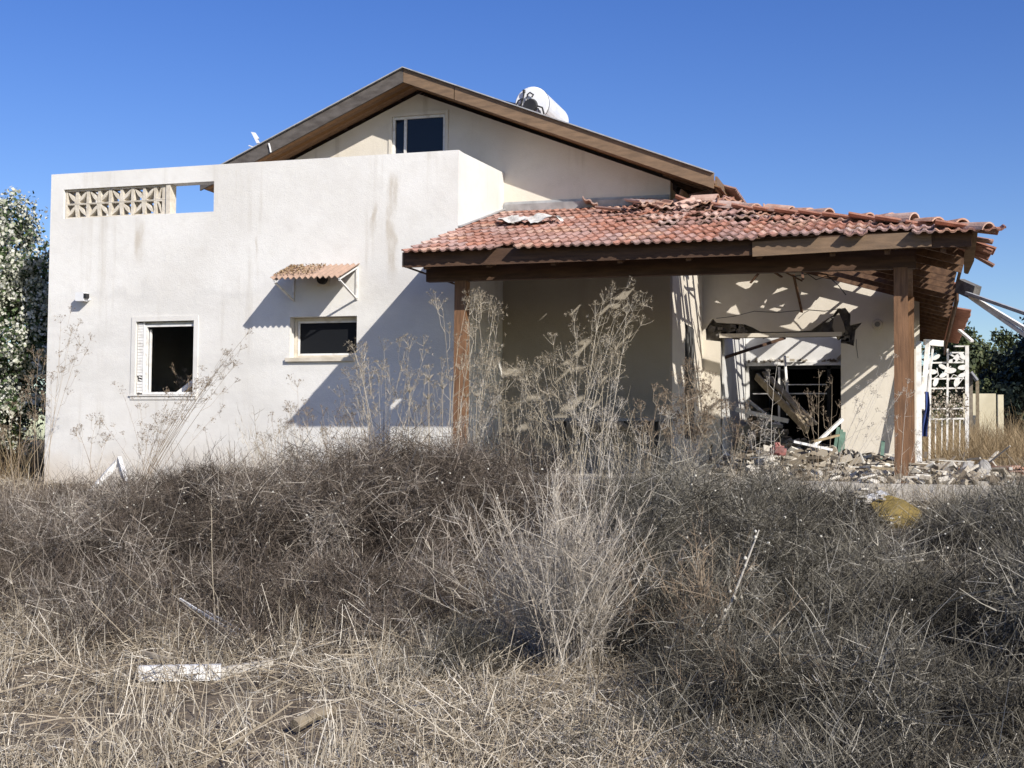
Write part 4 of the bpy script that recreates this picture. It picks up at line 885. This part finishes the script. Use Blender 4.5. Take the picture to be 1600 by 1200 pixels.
def rot_to(d):
    return Vector(d).normalized()
def stalk_plant(name, lab, cat, base, tops, m, seed, r0=.007, side=8, umbel=True, spread=.16, kids=True, group=None, wig=.03, fuzz=1.0):
    """dried umbellifer: curved stems, rising side branches, each ending in a twiggy umbel"""
    global rng
    rng = np.random.default_rng(seed); rd = random.Random(seed)
    t = thing(name, lab, cat, tuple(base), group)
    st = MB(); rb = Rib(); cupP = []
    for tp in tops:
        b0 = Vector(base)+Vector((rd.uniform(-1, 1)*.10, rd.uniform(-1, 1)*.10, -.02)); tp = Vector(tp); mid = (b0+tp)/2+Vector((rd.gauss(0, wig), rd.gauss(0, wig), 0))*(tp-b0).length*2
        mid.x += (b0.x-tp.x)*.12
        pts = [b0*(1-q)**2+mid*2*q*(1-q)+tp*q*q for q in np.linspace(0, 1, 7)]
        r0_ = r0*.72; st.tube(pts, [r0_*(1-.65*q) for q in np.linspace(0, 1, 7)], 4, False, rd.uniform(.6, 1))
        ends = [(pts[-1], (pts[-1]-pts[-2]).normalized(), 1.0)]
        Lt = (tp-b0).length
        for k in range(side):
            q = rd.uniform(.55, .97); i = min(5, int(q*6)); p = pts[i].lerp(pts[i+1], q*6-i); ax = (pts[i+1]-pts[i]).normalized()
            sd = Vector((rd.gauss(0, 1), rd.gauss(0, 1), 0)); sd = (sd-ax*sd.dot(ax)).normalized(); L_ = min(.42, Lt*rd.uniform(.10, .20))*(1.5-q*.8)
            e1 = p+(ax*.45+sd*.6)*L_*.55; e2 = e1+(ax*1.0+sd*.16)*L_*.6
            st.tube([p, e1, e2], [r0*.34, r0*.27, r0*.2], 3, False, rd.uniform(.55, 1)); ends.append((e2, (e2-e1).normalized(), .75))
        for q in np.linspace(.35, .9, 5):        # short dead side twigs along the stem
            i = min(5, int(q*6)); p = pts[i].lerp(pts[i+1], q*6-i); rb.twigs(np.array(p)[None], rng.normal(size=(1, 3))+np.array([0, 0, .8]), rng.uniform(.04, .14, 1), .0035, .3, 2, tv=.6)
        if umbel:
            for (p, d, sc) in ends:
                nr = int(10*fuzz); dirs = unit(np.array(d)[None]*1.25+rng.normal(size=(nr, 3))*.6)
                E, D2 = rb.twigs(np.repeat(np.array(p)[None], nr, 0), dirs, rng.uniform(.75, 1.05, nr)*spread*.85*sc, .0036, .12, 2, tv=np.clip(rng.normal(.72, .18, nr), 0, 1))
                m_ = int(9*fuzz); rb.twigs(np.repeat(E, m_, 0), np.repeat(D2, m_, 0)+rng.normal(size=(nr*m_, 3))*.9, rng.uniform(.6, 1.1, nr*m_)*spread*.17*sc, .0034, .2, 1, tv=np.clip(rng.normal(.5, .25, nr*m_), 0, 1))
    st.build('stem', m, t, tint=True)
    if rb.n: rb.build('seed_head', m, t)
    return t
def sheaf(tops, n, seed, dx=16, dy=26):
    rd = random.Random(seed); out = list(tops)
    for _ in range(n):
        a_ = rd.choice(tops); out.append((a_[0]+rd.gauss(0, dx), a_[1]+abs(rd.gauss(0, dy))*1.3, a_[2]+rd.gauss(0, .12)))
    return tp(*out)
def gp(px, Y): x = X(px, Y); return Vector((x, Y, gzf(x, Y)))
FN = 'dried_fennel'
def tp(*a): return [at(px, py, Y) for px, py, Y in a]
stalk_plant(FN, 'tall dried fennel with a wide crown in front of the shaded porch wall', 'fennel', gp(905, 14), sheaf(((955, 468, 14), (985, 482, 14.2), (930, 495, 13.8), (900, 525, 14), (865, 540, 14), (850, 580, 14.1)), 13, 1), M['fennel'], 31, .008, 4, spread=.20)
stalk_plant(FN, 'dried fennel rising past the left brown porch post', 'fennel', gp(722, 14.4), sheaf(((735, 475, 14.4), (692, 485, 14.4), (745, 490, 14.5), (775, 530, 14.2), (760, 590, 14.3)), 6, 2), M['fennel'], 32, .008, 4, spread=.20)
stalk_plant(FN, 'dried fennel between the left post and the tall wide crowned one', 'fennel', gp(790, 14.2), sheaf(((770, 560, 14.2), (818, 580, 14.4), (790, 610, 14)), 5, 3), M['fennel'], 33, .007, 4, spread=.16)
stalk_plant(FN, 'grey dried fennel before the blue shadow under the small window', 'fennel', gp(600, 14.5), sheaf(((555, 550, 14.5), (600, 548, 14.6), (640, 545, 14.5), (660, 565, 14.3)), 6, 4), M['fennel'], 34, .007, 4, spread=.18)
stalk_plant(FN, 'short dried fennel below the sill of the small window', 'fennel', gp(480, 15), tp((465, 605, 15), (455, 640, 15), (480, 650, 15)), M['weed'], 35, .005, 5, spread=.12)
stalk_plant(FN, 'bushy brown dried weed at the corner where the doorway wall begins', 'weed', gp(1075, 15), tp((1085, 590, 15), (1060, 600, 15), (1110, 600, 15.1), (1040, 630, 14.9), (1120, 640, 15), (1075, 640, 14.8), (1100, 660, 14.9)), M['weed'], 36, .007, 10, spread=.16, fuzz=1.5)
stalk_plant(FN, 'thin pale dried stalk standing in the doorway gap', 'weed', gp(1214, 15.2), tp((1214, 572, 15.2),), M['pale'], 37, .006, 3, spread=.10)
stalk_plant(FN, 'branching dried weed in front of the dark doorway glass', 'weed', gp(1275, 16.5), tp((1280, 590, 16.5), (1262, 620, 16.5), (1300, 600, 16.5), (1245, 630, 16.4)), M['weed'], 38, .006, 5, spread=.11, fuzz=.7)
stalk_plant('leaning_weed', 'big sheaf of thin brown stalks leaning right beneath the left window', 'weed', gp(215, 15.6), tp(*[(200+185*q, 700-165*q**.8+random.uniform(-12, 25), 15.6+random.uniform(-.3, .3)) for q in np.linspace(.12, 1, 17)]), M['weed'], 39, .006, 3, spread=.12, wig=.012)
stalk_plant('leaning_weed', 'upright dark dried weed against the far left house corner', 'weed', gp(62, 16.6), tp((95, 505, 16.6), (110, 525, 16.6), (60, 560, 16.7), (80, 600, 16.5), (45, 600, 16.6), (125, 540, 16.5)), M['weed'], 40, .007, 5, spread=.16)
stalk_plant('leaning_weed', 'thin stems leaning right across the sunlit wall by the tall post', 'weed', gp(1290, 15.3), tp((1395, 560, 15.6), (1380, 590, 15.6), (1360, 600, 15.5), (1405, 620, 15.5), (1340, 640, 15.4), (1385, 650, 15.6)), M['pale'], 41, .005, 4, spread=.07, wig=.015)
stalk_plant('leaning_weed', 'loose pale sprig crossing the foot of the tall brown post', 'weed', gp(1400, 15.0), tp((1418, 600, 15), (1385, 660, 15), (1432, 680, 15)), M['pale'], 42, .004, 3, spread=.07)
stalk_plant(FN, 'pale thin stalks standing in scrub between fennel and doorway', 'weed', gp(985, 13.5), tp((960, 660, 13.5), (1000, 680, 13.5), (1035, 660, 13.5), (940, 690, 13.4), (900, 650, 13.4)), M['pale'], 43, .006, 5, spread=.12)
stalk_plant(FN, 'low brown weed poking up behind the propped white slats', 'weed', gp(235, 15), tp((190, 610, 15.6), (215, 620, 15.6), (160, 660, 15.5), (345, 640, 15.6), (255, 640, 15.5)), M['weed'], 44, .004, 4, spread=.08)
stalk_plant(FN, 'dark weed growing inside the open left window', 'weed', Vector((-11.0, Y0+.55, .55)), [Vector((-11.0+random.uniform(-.22, .3), Y0+.5+random.uniform(-.1, .1), random.uniform(.9, 1.15))) for k in range(6)], M['weed'], 45, .004, 3, spread=.07, fuzz=.6)
plank(Vector((-11.05, Y0+.28, .70)), Vector((-10.72, Y0+.35, .96)), .02, .07, 'alu', 'white board tilted inside the open left window', 'board', 'board')
for seed, px, Y, lab, mt_, tops in (
    (71, 565, 14.7, 'slender dried fennel leaning left under the sill of the small window', 'fennel', ((545, 590), (570, 575), (530, 620))),
    (72, 660, 14.1, 'dense straw coloured fennel clump just left of the left post', 'fennel', ((640, 600), (665, 590), (690, 600), (650, 640), (680, 640), (620, 640))),
    (73, 745, 13.9, 'low thick fennel clump hiding the foot of the left post', 'pale', ((720, 640), (745, 620), (770, 635), (755, 660), (730, 665))),
    (74, 830, 13.8, 'grey fennel clump left of the tall wide crowned fennel', 'fennel', ((815, 600), (840, 590), (850, 630), (800, 640), (825, 650))),
    (75, 925, 13.6, 'pale thicket of stems at the foot of the tall wide crowned fennel', 'pale', ((900, 620), (930, 600), (955, 610), (945, 650), (915, 660), (970, 640))),
    (76, 1010, 14.3, 'thin leaning weed before the end of the steel table', 'weed', ((1000, 640), (1030, 620), (1015, 670))),
    (77, 1150, 14.6, 'greyish brown weed low before the left doorway edge', 'weed', ((1135, 650), (1160, 640), (1175, 670), (1145, 680))),
    (78, 430, 15.1, 'faint brown weed between the two windows low on the wall', 'weed', ((425, 660), (445, 670), (410, 690))),
    (79, 520, 14.6, 'short brown weed where the wall shadow meets the scrub', 'weed', ((505, 650), (530, 640), (550, 660), (515, 680))),
    (80, 1195, 13.2, 'pale tall thin weed rising out of the grey scrub', 'pale', ((1190, 670), (1210, 690), (1175, 700))),
    (81, 25, 15.8, 'brown weed clump at the left edge beneath the flowering bush', 'weed', ((15, 640), (35, 620), (50, 660), (5, 680))),
    (82, 155, 15.2, 'faint upright weed left of the propped white slats', 'weed', ((150, 660), (165, 690), (125, 680)))):
    stalk_plant(FN if mt_ == 'fennel' else 'dried_weed', lab, 'fennel' if mt_ == 'fennel' else 'weed', gp(px, Y), tp(*[(a_, b2_, Y) for a_, b2_ in tops]), M[mt_], seed, .0065, 3, spread=.15)
rng = np.random.default_rng(90); rb = Rib(); n = 420; px_ = rng.uniform(430, 1240, n); Yt = rng.uniform(12.6, 14.8, n); xt = Yt*(k0+(k1-k0)*px_/1600)
P = np.stack([xt, Yt, gz(xt, Yt)+.1], 1); E_, D_ = rb.twigs(P, np.stack([rng.normal(0, .22, n), rng.normal(0, .2, n), np.ones(n)], 1), rng.uniform(.45, 1.05, n)*(1+.3*bumpy(xt*3, Yt)), rng.uniform(.005, .009, n), .16, 4, tv=np.clip(rng.normal(.72, .2, n), 0, 1))
for nb, ll, ww in ((4, .13, .0045), (7, .055, .0035)):
    rb.twigs(np.repeat(E_, nb, 0)-np.repeat(D_, nb, 0)*rng.random((n*nb, 1))*.3, np.repeat(D_, nb, 0)+rng.normal(size=(n*nb, 3))*.7, rng.uniform(.4, 1.3, n*nb)*ll, ww, .4, 2, tv=np.clip(rng.normal(.5, .22, n*nb), 0, 1))
n = 1300; px_ = rng.uniform(1250, 1720, n); Yt = rng.uniform(14.7, 15.65, n); xt = Yt*(k0+(k1-k0)*px_/1600)
P = np.stack([xt, Yt, gz(xt, Yt)], 1); E_, D_ = rb.twigs(P, np.stack([rng.normal(0, .35, n), rng.normal(0, .3, n), np.ones(n)], 1), rng.uniform(.12, .48, n), rng.uniform(.004, .007, n), .35, 3, tv=np.clip(rng.normal(.5, .22, n), 0, 1))
rb.twigs(np.repeat(E_, 6, 0)-np.repeat(D_, 6, 0)*rng.random((n*6, 1))*.2, np.repeat(D_, 6, 0)+rng.normal(size=(n*6, 3))*.8, rng.uniform(.04, .12, n*6), .0036, .5, 2, tv=np.clip(rng.normal(.42, .22, n*6), 0, 1))
tag(rb.build('dry_stems', M['fennel']), 'straw coloured upright dry stems rising behind the scrub along the porch', kind='stuff')
# wild carrot cups
for k, (px, py, lab) in enumerate(((719, 575, 'pale cup shaped seed head in front of the left post'), (670, 590, 'flat dried seed head left of the left post'), (705, 592, 'small pale seed head close left of the post'), (692, 604, 'dull cupped seed head below the small pale one'), (728, 618, 'broad pale seed head low on the left post'), (745, 617, 'pale seed head just right of the left post'), (668, 620, 'brown seed head low in the blue shadow'), (640, 610, 'tiny dark seed head farthest left in the shadow'), (347, 732, 'lone pale seed head low before the white wall'), (965, 668, 'pale seed head in front of the steel table'))):
    c_ = at(px, py, 13.9); t = thing('seed_head_stalk', lab, 'seed head', (c_.x, c_.y, gzf(c_.x, c_.y)), 'dried wild carrot seed heads')
    b_ = MB(); b_.tube([Vector((c_.x+rs.gauss(0, .05), c_.y, gzf(c_.x, c_.y))), c_+Vector((0, 0, -.03))], [.005, .004], 4, t=.6); b_.build('stem', M['fennel'], t, tint=True)
    rb = Rib(); n = 46; az = rng.random(n)*6.28; D = np.stack([np.cos(az)*.85, np.sin(az)*.85, np.full(n, .7)], 1)
    rb.twigs(np.repeat(np.array(c_)[None]-np.array([[0, 0, .03]]), n, 0), D, rng.uniform(.05, .085, n), .004, np.array([[0, 0, .35]])+np.zeros((n, 3)), 2, tv=rng.uniform(.5, 1, n)); rb.build('seed_cup', M['fennel'], t)
# pale broom-like shrub in the middle
def broom(name, lab, base, n, hmin, hmax, fan, m, seed, group=None, lean=(0, 0)):
    global rng
    rng = np.random.default_rng(seed); t = thing(name, lab, 'shrub', tuple(base), group); rb = Rib(); b0 = np.array(base)
    P = b0+np.stack([rng.normal(0, .10*fan, n), rng.normal(0, .10*fan, n), np.zeros(n)], 1); D = np.stack([rng.normal(lean[0], .33*fan, n), rng.normal(lean[1], .3*fan, n), np.ones(n)], 1)
    L_ = rng.uniform(hmin, hmax, n); Du = unit(D); B = rng.normal(size=(n, 3))*.16
    S = Rib(); S.twigs(P, D, L_, rng.uniform(.004, .0068, n), B, 5, taper=.55, tv=np.clip(rng.normal(.6, .2, n), 0, 1)); S.build('stem', m, t)
    for lvl, (cnt, l0, w0, q0) in enumerate(((10, .22, .0036, .2), (26, .09, .0027, .2))):
        k = rng.integers(0, n, n*cnt); q = rng.uniform(q0, 1, len(k)); pp = P[k]+Du[k]*(L_[k]*q)[:, None]+B[k]*(L_[k]*q*q)[:, None]
        rb.twigs(pp, Du[k]*.9+rng.normal(size=(len(k), 3))*.6, rng.uniform(.4, 1.3, len(k))*l0, w0, .2, 2, tv=np.clip(rng.normal(.55, .22, len(k)), 0, 1))
    rb.build('twigs', m, t); return t
broom('broom_shrub', 'pale bleached broom shaped shrub standing alone between the two dark scrub masses', gp(895, 7.6), 190, .6, 1.22, .8, M['pale'], 51)
broom('broom_shrub', 'bleached shrub leaning left beside the dark hollow', gp(862, 7.9), 70, .6, 1.15, 1.0, M['pale'], 52, lean=(-.42, 0))
broom('broom_shrub', 'tan twiggy shrub right of the dark hollow', gp(1085, 7.7), 45, .45, .85, 1.0, M['weed'], 53)
broom('broom_shrub', 'thin tan shrub low at the front of the grey scrub', gp(1180, 6.7), 24, .25, .5, 1.2, M['weed'], 54)
# white stick with snails
a, c = low(1086, 1062), at(1186, 828, 7.6)
t = thing('snail_stalk', 'bleached white stick dotted with snails leaning over the grey scrub', 'stick', (a.x, a.y, a.z))
mid = (a+c)/2+Vector((.03, 0, .03)); b_ = MB(); b_.tube([a, a.lerp(mid, .5), mid, mid.lerp(c, .5), c], [.009, .008, .007, .006, .004], 6, t=.95); b_.build('stem', M['pale'], t, tint=True)
def snail(p, s_=.009):
    b_ = MB(); p = Vector(p); b_.tube([p+Vector((0, 0, -s_)), p+Vector((0, 0, -s_*.4)), p+Vector((0, 0, s_*.5)), p+Vector((0, 0, s_))], [s_*.5, s_, s_*.9, s_*.25], 7); return b_
for k in range(14):
    q = rs.uniform(.3, 1); p = a.lerp(c, q)+Vector((rs.gauss(0, .02), -.012, rs.gauss(0, .012))); snail(p, rs.uniform(.007, .012)).build('snail', M['snail'], t)
b_ = MB()
for k in range(300):
    px = rs.uniform(40, 1600); Y = rs.uniform(8.2, 9.8) if px < 760 else rs.uniform(7.4, 9.4); py = rs.uniform(730, 960); p = at(px, py, Y)
    s_ = rs.uniform(.0025, .0055)
    if p.z > gzf(p.x, Y)+.1: b_.box(p, (s_*2, s_*2, s_*1.7), Matrix.Rotation(rs.uniform(0, 3), 3, 'Z') @ Matrix.Rotation(rs.uniform(0, 2), 3, 'X'))
tag(b_.build('snails', M['snail']), 'tiny white snail shells clinging to the scrub', kind='stuff')

# white flowering bush on the left
def crown(rbs, cen, rad, n, size, seed, frac=.0, flat=.5):
    g = np.random.default_rng(seed); cen = np.array(cen); k = max(6, int(n/260))
    cc = g.normal(size=(k, 3)); cc /= np.linalg.norm(cc, axis=1, keepdims=True); cc = cen+cc*np.array(rad)*g.uniform(.55, 1.0, (k, 1))
    j = g.integers(0, k, n); P = cc[j]+g.normal(size=(n, 3))*np.array(rad)*.17
    N = unit(P-cen)+g.normal(size=(n, 3))*.6; return P, N, g
t = thing('flowering_bush', 'tall bush covered in white blossom beside the house corner', 'bush', (-15.2, 19.4, -.7))
b_ = MB()
for k in range(6):
    e = Vector((-15.2+rs.uniform(-1, .8), 19.4+rs.uniform(-.6, .6), rs.uniform(1.6, 3))); b_.tube([(-15.2+rs.uniform(-.2, .2), 19.4, -.75), Vector((-15.2, 19.4, .6)).lerp(e, .4), e], [.06, .045, .02], 7)
b_.build('trunk', M['bark'], t)
LF, FL = Rib(), Rib()
for (c_, r_, n, fr) in (((-15.6, 19.3, 3.3), (1.2, .9, .85), 9000, .5), ((-15.0, 19.2, 1.9), (.85, .8, 1.0), 8000, .42), ((-16.4, 19.6, 2.2), (1.3, 1.0, 1.3), 9000, .5), ((-15.3, 19.0, .6), (1.0, .7, .8), 6000, .38), ((-14.3, 20.0, 1.6), (.7, .6, 1.7), 5000, .1)):
    P, N, g = crown(None, c_, r_, n, .1, int(n+c_[0]*10+500)); LF.leaves(P, N, g.uniform(.05, .11, n), tv=np.clip(g.normal(.4, .22, n), 0, 1))
    nf = int(n*fr*3.2); cl = g.choice(n, nf//9); PP = np.repeat(P[cl], 9, 0)+g.normal(size=(len(cl)*9, 3))*.06; c0 = np.array(c_); PP = PP+unit(PP-c0)*.06
    FL.leaves(PP, g.normal(size=PP.shape)+unit(PP-c0)*.5, g.uniform(.045, .085, len(PP)), tv=np.clip(g.normal(.6, .25, len(PP)), 0, 1), aspect=.85)
LF.build('leaves', M['leaf'], t); FL.build('blossom', M['bract'], t)

# trees and walls beyond the field
def tree(name, lab, base, h, rad, n, size, m, seed, trunk=.12, lobes=6):
    rd = random.Random(seed); t = thing(name, lab, 'tree', base); bx, by, bz = base; b_ = MB()
    b_.tube([(bx, by, bz-.1), (bx+.1, by, bz+h*.35), (bx, by, bz+h*.7)], [trunk, trunk*.7, trunk*.3], 8)
    L_ = Rib()
    for k in range(lobes):
        c_ = (bx+rd.uniform(-.55, .55)*rad, by+rd.uniform(-.5, .5)*rad, bz+h*rd.uniform(.32, .86)); b_.tube([(bx, by, bz+h*.3), c_], [trunk*.4, trunk*.15], 5)
        P, N, g = crown(None, c_, (rad*.52, rad*.52, h*.2), n//lobes, size, seed*17+k); L_.leaves(P, N, g.uniform(.6, 1.3, len(P))*size, tv=np.clip(g.normal(.42, .22, len(P)), 0, 1))
    b_.build('trunk', M['bark'], t); L_.build('crown', m, t); return t
tree('evergreen_tree', 'large dark evergreen tree at the far right edge', (at(1600, 600, 48).x+.55, 48, -.5), 5.1, 1.9, 9000, .2, M['leaf3'], 61, .2, 8)
tree('evergreen_tree', 'lower dark tree left of the large evergreen', (at(1566, 600, 50).x, 50, -.5), 3.9, 1.0, 5000, .17, M['leaf3'], 62)
tree('olive_tree', 'olive green bushy tree behind the pale yellow wall', (at(1532, 600, 62).x, 62, -.5), 4.6, 1.8, 6000, .2, M['leaf2'], 63)
tree('olive_tree', 'lighter olive tree right behind the white trellis', (at(1484, 600, 58).x, 58, -.5), 5.6, 2.6, 11000, .2, M['leaf2'], 64)
tree('olive_tree', 'small yellowing tree beside the thin roof canopy', (at(1548, 600, 46).x, 46, -.5), 2.9, .6, 2500, .13, M['leaf2'], 65, .06, 4)
tree('evergreen_tree', 'tall dark tree half out of frame at right', (at(1660, 600, 46).x, 46, -.5), 5.6, 2.2, 8000, .2, M['leaf3'], 66, .2, 7)
rb = Rib(); g = np.random.default_rng(70); n = 26000; x = g.uniform(-60, 60, n); y = g.uniform(90, 130, n); z = -.6+g.random(n)*(5.6+1.6*bumpy(x*.3, y*.1))
rb.leaves(np.stack([x, y, z], 1), g.normal(size=(n, 3)), g.uniform(.5, 1.3, n)); tag(rb.build('treeline', M['leaf2']), 'distant olive green tree line beyond the field', kind='stuff')
b_ = MB(); a = at(1505, 610, 42); c = at(1556, 612, 42); b_.ext(a.x, c.x, 42, 42.3, -.5, 1.62); wl = b_.build('yard_wall', M['yellow']); tag(wl, 'pale cream yard wall behind the white trellis', 'wall')
b_ = MB(); b_.ext(c.x+.0, at(1568, 612, 41).x, 41, 41.4, -.5, 1.55); tag(b_.build('wall_pier', M['yellow']), 'pale yellow pier ending the cream yard wall', 'wall')
t = thing('small_canopy', 'thin grey canopy on slim posts in front of the yard wall', 'canopy', (at(1525, 600, 38).x, 38, -.5))
p1, p2, p3 = at(1517, 582, 38), at(1527, 595, 38), at(1538, 592, 39.5)
b_ = MB(); b_.beam(p1, p2, .9, .05); b_.build('roof', M['felt'], t)
for p in (p2, p1): b_ = MB(); b_.beam((p.x, 38, p.z), (p.x, 38, -.5), .09, .09); b_.build('post', M['plank'], t)
# dead leafy creeper on the trellis
rb = Rib(); n = 420; g = np.random.default_rng(71); P = np.array([tuple(at(px, py, 24.8)) for px, py in zip(g.uniform(1455, 1512, n), np.clip(g.normal(632, 13, n), 606, 668))]); P[:, 1] += g.normal(0, .15, n)
rb.leaves(P, g.normal(size=(n, 3)), g.uniform(.03, .07, n), tv=g.uniform(.1, .8, n)); o = rb.build('creeper', M['pale']); tag(o, 'bleached dead creeper hanging on the white trellis', 'creeper')
print('tiles', ntile)
